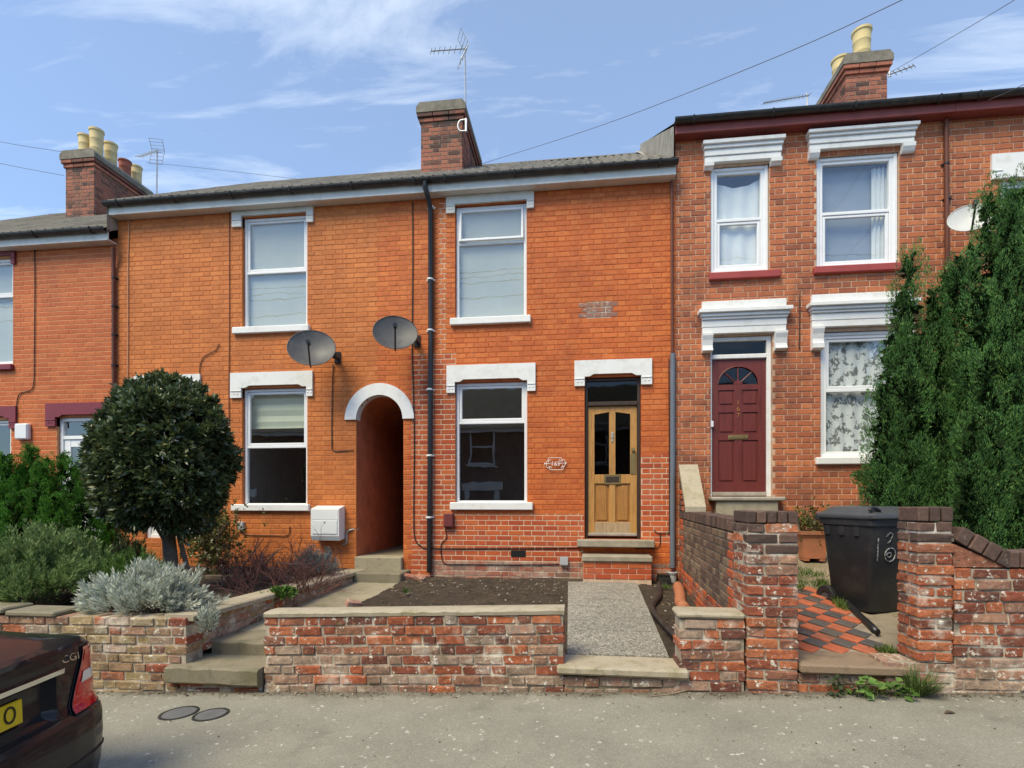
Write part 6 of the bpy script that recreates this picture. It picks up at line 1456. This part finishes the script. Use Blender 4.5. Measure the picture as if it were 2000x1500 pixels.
def brush():
    random.seed(9); p = at_Z(520, 1145, .44); t = empty('bare_shrub', tuple(p), 'leafless reddish brown twiggy shrub behind the path coping', 'shrub'); b = MB()
    for k in range(120):
        q = at_Z(random.uniform(445, 630), random.uniform(1125, 1168), .43); branch(b, q, (random.uniform(-.9, .9), random.uniform(-.5, .5), random.uniform(.4, 1)), random.uniform(.20, .40), .007, 3, .9)
    b.build('twigs', M['twig_red'], t); b = MB()
    for (x0, y0, x1, y1, x2, y2) in ((436, 1116, 472, 1108, 515, 1052), (470, 1110, 494, 1080, 506, 1050), (516, 1102, 540, 1078, 556, 1070), (540, 1100, 575, 1102, 590, 1098), (472, 1148, 500, 1147, 520, 1151), (433, 1170, 434, 1130, 434, 1095), (510, 1105, 512, 1090, 514, 1080)):
        b.tube(curve([at_Y(x0, y0, 6.0), at_Y(x1, y1, 6.05), at_Y(x2, y2, 6.1)], 4), [.011-.0008*i for i in range(9)], 5)
    b.build('branches', M['twig'], t)
brush()
s = MB().bbox(-4.9, -3.5, 6.55, 6.62, .42, .50, .01).build('timber_edging', M['lattice'], None, origin=(-4.2, 6.58, .44)); tag(s, 'weathered timber board edging lying among the bare twigs', 'timber')
def grass(pts, H, n, bl=3):
    P_ = np.array(pts); q = P_[rng.integers(0, len(P_), n)]+rng.normal(size=(n, 3))*np.array([.018, .018, 0]); d = rng.normal(size=(n, 3))*.55+np.array([0, 0, 1]); return kites(q, d, H*(.5+.9*rng.random(n)), .006+.004*rng.random(n))
# weeds and grass
def weeds():
    p = Vector((pxX(1745, 4.0), 4.0, pz(2.2))); t = empty('weed_clump', tuple(p), 'leafy green weeds and grass tuft at the foot of the gate step', 'weeds'); V = []; n = 42
    q = np.array([(lambda X, Y: (X, Y, pz(X)+.004))(pxX(rng.uniform(1672, 1770), 3.98), rng.uniform(3.93, 4.05)) for _ in range(n)]); h = rng.uniform(.02, .13, n); tip = q+np.stack([rng.normal(size=n)*.03, -.05*rng.random(n), h], 1)
    V.append(kites(tip, rng.normal(size=(n, 3))*np.array([1, .7, .35]), .05+.03*rng.random(n), .045+.02*rng.random(n), up=np.tile([[0., -.5, 1.]], (n, 1)))); cloud('leaves', V, 'leaf_fresh', t)
    b = MB()
    for a, c in zip(q, tip): b.tube([a, c], .002, 3)
    b.build('stalks', M['leaf_fresh'], t)
    q = np.array([[pxX(1790, 4.0), 4.0, pz(2.3)+.004]]); n = 190; a = rng.random(n)*6.28; d = np.stack([np.cos(a)*.8+.35, np.sin(a)*.5-.25, .6+.5*rng.random(n)], 1)
    V = kites(q+rng.normal(size=(n, 3))*np.array([.03, .02, 0]), d, .10+.16*rng.random(n), .007, up=np.tile([[0., 0, 1.]], (n, 1))); cloud('grass_tuft', [V], 'grass_blade', t)
    p = Vector((pxX(1640, 4.02), 4.02, pz(1.7))); t2 = empty('weed_clump', tuple(p), 'dark ivy leaves in the gap under the gate step', 'weeds'); n = 60
    q = np.array([(pxX(rng.uniform(1618, 1672), 4.02), rng.uniform(3.97, 4.06), pz(1.75)+.004) for _ in range(n)])+np.stack([np.zeros(n), np.zeros(n), .12*rng.random(n)], 1); cloud('leaves', [kites(q, rng.normal(size=(n, 3)), .035, .035)], 'leaf_dark', t2)
    pts = []
    for k in range(60):
        tt = k/59; x = 2.56-.6*tt*0; p = Vector((2.47+.15*tt, 5.35+.85*tt, 0)); pts.append((p.x-.02, p.y, z167(p.y)))
    for k in range(60): pts.append((1.62+.9*k/59, 6.1+.25*math.sin(k*.4), z167(6.15)))
    for k in range(40): pts.append((2.30+.14*k/39, 4.46-.20*k/39, z167(4.3)+.005))
    for k in range(25): pts.append((2.4+.3*k/25, 6.6+.3*math.sin(k), z167(6.6)))
    g = np_mesh('grass', (Vg := grass(pts, .085, 2600)), kface(len(Vg)), M['grass_blade']); tag(g, 'short green grass and moss along the tiled path edge', 'grass', kind='stuff')
    n = 120; c0 = np.array(pc)+np.array([0, 0, .36]); q = c0+rng.normal(size=(n, 3))*np.array([.09, .09, .09])+np.array([0, 0, .12]); t3 = empty('potted_plant', tuple(c0), 'scrawny green plant growing in the terracotta pot', 'plant'); cloud('leaves', [plumes(q, rng.normal(size=(n, 3))+np.array([0, 0, .4]), .06, 6, .05, .022, .5, 1.2)], 'leaf_olive', t3)
    b = MB(); random.seed(2)
    for k in range(7): branch(b, c0+np.array([random.uniform(-.06, .06), random.uniform(-.06, .06), -.02]), (random.uniform(-.4, .4), random.uniform(-.4, .4), 1), .22, .005, 1)
    b.build('stems', M['twig'], t3)
    for lab, (x, y) in (('small grass weed growing beside the side path edge', (792, 1158)), ('small weed on the soil by the drain hose', (1300, 1150))):
        p = at_Z(x, y, .34); tt = empty('weed', tuple(p), lab, 'weed'); Vg = grass([tuple(p)], .07, 60); np_mesh('leaves', Vg, kface(len(Vg)), M['grass_blade'], tt)
weeds()
# ---- litter
def litter():
    def scatter(n, fn, L, W, m, name, label, cat):
        q = np.array([fn() for _ in range(n)]); d = rng.normal(size=(n, 3))*np.array([1, 1, .25]); V = kites(q, d, L*(.4+rng.random(n)), W*(.5+rng.random(n)), up=unit(np.tile([[0., 0, 1.]], (n, 1))+.5*rng.normal(size=(n, 3))))
        o = np_mesh(name, V, kface(len(V)), M[m]); tag(o, label, cat, kind='stuff')
    U = random.uniform; random.seed(21)
    def soil():
        while True:
            x = U(-2.45, 1.15); y = 4.35+3.4*random.random()**.7
            if -.16 < x < .86: continue
            if random.random() < .45 or y > 6.6 or x > -.9: return (x, y, zs165(x, y)+.035*(mnoise.noise((x*2.2, y*2.2, 0))+.5*mnoise.noise((x*6, y*6, 0)))+.012)
    scatter(1100, soil, .05, .010, 'litter', 'plant_debris', 'dry leaf and stalk debris scattered over the bare soil bed', 'debris')
    def edge():
        x = U(-5, 4.2); y = 4.05-abs(random.gauss(0, .05)); return (x, y, pz(x)+.006)
    scatter(900, edge, .028, .010, 'litter', 'gutter_litter', 'dry bits and leaf litter along the foot of the walls', 'debris')
    def pave():
        x = U(-4.5, 4.2); y = U(2.8, 4.0); return (x, y, pz(x)+.004)
    scatter(220, pave, .013, .009, 'litter', 'pavement_crumbs', 'small crumbs and chips scattered on the tarmac pavement', 'debris')
    b = MB(); random.seed(31)
    for k in range(150):
        x, y, z = soil(); r = U(.004, .016); b.lathe([(0, -r*.6), (r*.9, -r*.2), (r*.8, r*.4), (0, r*.6)], (x, y, z-.004), 5)
    tag(b.build('soil_stones', M['cement']), 'small stones and clods lying on the bare soil', 'stones', kind='stuff')
    def fallen(px_, py_, L, W, label, rot):
        p = at_Z(px_, py_, 0); p = at_Z(px_, py_, pz(p.x)); p = at_Z(px_, py_, pz(p.x)); z = pz(p.x)+.004; s = MB(); c, q = math.cos(rot), math.sin(rot); rows = []
        for i in range(9):
            a = i/8; w_ = W*math.sin(math.pi*min(.97, max(.03, a)))**.8; rows.append([(p.x+c*L*(a-.5)-q*k*w_/2, p.y+q*L*(a-.5)+c*k*w_/2, z+.012*math.sin(a*3.1)*(1 if k else .4)) for k in (-1, 0, 1)])
        s.grid(rows); tag(s.build('fallen_leaf', M['litter'], None, True, origin=(p.x, p.y, z)), label, 'leaf', 'single dry leaves on the pavement')
    fallen(1855, 1394, .075, .035, 'dry tan leaf lying out on the bare tarmac', .2); fallen(1888, 1362, .065, .022, 'dry tan leaf near the grass tuft at the wall foot', -.3)
    p0, p1 = at_Z(1263, 1356, .1), at_Z(1348, 1347, .1); s = MB().tube(curve([(p0.x, p0.y, pz(p0.x)+.006), ((p0.x+p1.x)/2, (p0.y+p1.y)/2-.012, pz(p0.x)+.012), (p1.x, p1.y, pz(p1.x)+.012)], 6), [.002+.0007*i for i in range(13)], 5).build('stick', M['lattice'], None, True, origin=(p0.x, p0.y, pz(p0.x))); tag(s, 'pale dry stick lying at the foot of the gate step', 'stick')
    for (x, y, m, lab) in ((797, 1130, 'plinth_165', 'broken red brick lump beside the passage step'), (815, 1133, 'spalled', 'pale pink broken brick piece below the black downpipe'), (694, 1186, 'plinth_165', 'loose orange brick at the path edge by the low wall')):
        p = at_Z(x, y, .36); o = inst('loose_brick', brick_mesh(m, .16, .07, .10, .012, .010, int(x) % 5), (p.x, p.y, .37), (.3, .25, x*.3)); tag(o, lab, 'brick', 'loose bricks by the path')
litter()
# ================================================================ houses across the road, which the windows mirror
def opposite(x0, x1, label, wins, door):
    Yo = -5.0; zb = pz(x0)-.3; ze_ = 4.25+.0*x0; t = empty('opposite_house', ((x0+x1)/2, Yo, zb), label, 'house', 'houses across the road')
    MB().box(x0+.003, x1-.003, Yo-7, Yo, zb, ze_).build('wall', M['opp_brick'], t)
    MB().prism([(x0, Yo+.25, ze_), (x0, Yo-3.5, ze_+2.3), (x0, Yo-7.2, ze_)], (x1-x0, 0, 0)).build('roof', M['roof_tile'], t)
    MB().bbox(x0, x1, Yo, Yo+.16, ze_-.14, ze_+.02, .01).build('eaves_board', M['paint_white'], t)
    for (cx, cz, w_, h) in wins:
        b = MB(); b.bbox(cx-w_/2, cx+w_/2, Yo-.02, Yo+.03, cz-h/2, cz-h/2+.07, .01); b.bbox(cx-w_/2, cx+w_/2, Yo-.02, Yo+.03, cz+h/2-.07, cz+h/2, .01); b.bbox(cx-w_/2, cx-w_/2+.07, Yo-.02, Yo+.029, cz-h/2+.01, cz+h/2-.01, .01); b.bbox(cx+w_/2-.07, cx+w_/2, Yo-.02, Yo+.029, cz-h/2+.01, cz+h/2-.01, .01); b.bbox(cx-w_/2+.05, cx+w_/2-.05, Yo-.02, Yo+.028, cz-.04, cz+.04, .01)
        wn_ = b.build('window', M['paint_white'], t); MB().quad((cx+w_/2, Yo+.006, cz-h/2), (cx-w_/2, Yo+.006, cz-h/2), (cx-w_/2, Yo+.006, cz+h/2), (cx+w_/2, Yo+.006, cz+h/2)).build('pane', M['car_glass'], wn_)
        MB().bbox(cx-w_/2-.15, cx+w_/2+.15, Yo, Yo+.06, cz+h/2+.01, cz+h/2+.16, .01).build('lintel', M['paint_white'], wn_); MB().bbox(cx-w_/2-.1, cx+w_/2+.1, Yo, Yo+.08, cz-h/2-.09, cz-h/2-.01, .01).build('sill', M['paint_white'], wn_)
    for (cx, z0, z1) in door:
        d = MB().bbox(cx-.42, cx+.42, Yo-.02, Yo+.03, z0, z1, .01).build('front_door', M['door_maroon'], t); MB().bbox(cx-.8, cx+.8, Yo, Yo+.12, z1+.12, z1+.42, .02).bbox(cx-.68, cx-.48, Yo, Yo+.1, z1-.4, z1+.115, .02).bbox(cx+.48, cx+.68, Yo, Yo+.1, z1-.4, z1+.115, .02).build('hood', M['paint_white'], d)
opposite(-15.5, -10.0, 'plain brown brick house across the road mirrored in the windows', [(-14.4, 3.3, 1, 1.35)], [(-14.0, -.5, 1.5)])
opposite(-10.0, -5.6, 'dark brick house across the road with two upper windows', [(-9.0, 3.45, 1, 1.35), (-6.8, 3.45, 1, 1.35), (-6.8, .9, 1.1, 1.5)], [(-9.0, -.4, 1.6)])
opposite(-5.6, -1.6, 'dark brick house across the road with a white hooded door', [(-3.75, 3.55, 1, 1.4)], [(-3.75, -.3, 1.75)])
opposite(-1.6, 2.8, 'dark brick house across the road with white window frames', [(.6, 3.6, 1, 1.4), (2.0, 1.1, 1.1, 1.6)], [(-.6, -.2, 1.9)])
opposite(2.8, 7.2, 'dark brick house across the road at the uphill end', [(5, 3.6, 1, 1.4), (5.0, 1.2, 1.1, 1.6)], [(3.6, -.1, 2.0)])
for k, (Y_, z_, sag) in enumerate(((-2.0, 8.75, .25), (-2.1, 9.0, .28), (-2.2, 9.2, .22), (-1.6, 8.1, .3))):
    cable('street_wire', [(-22, Y_, z_), (-11, Y_+.1, z_-sag), (0, Y_, z_+.1), (11, Y_-.1, z_-sag+.2), (22, Y_, z_+.3)], .012, 'cable_black', ['lower of three', 'middle of three', 'upper of three', 'single low'][k]+' telephone wire along the road mirrored in the upper windows', 'wire')
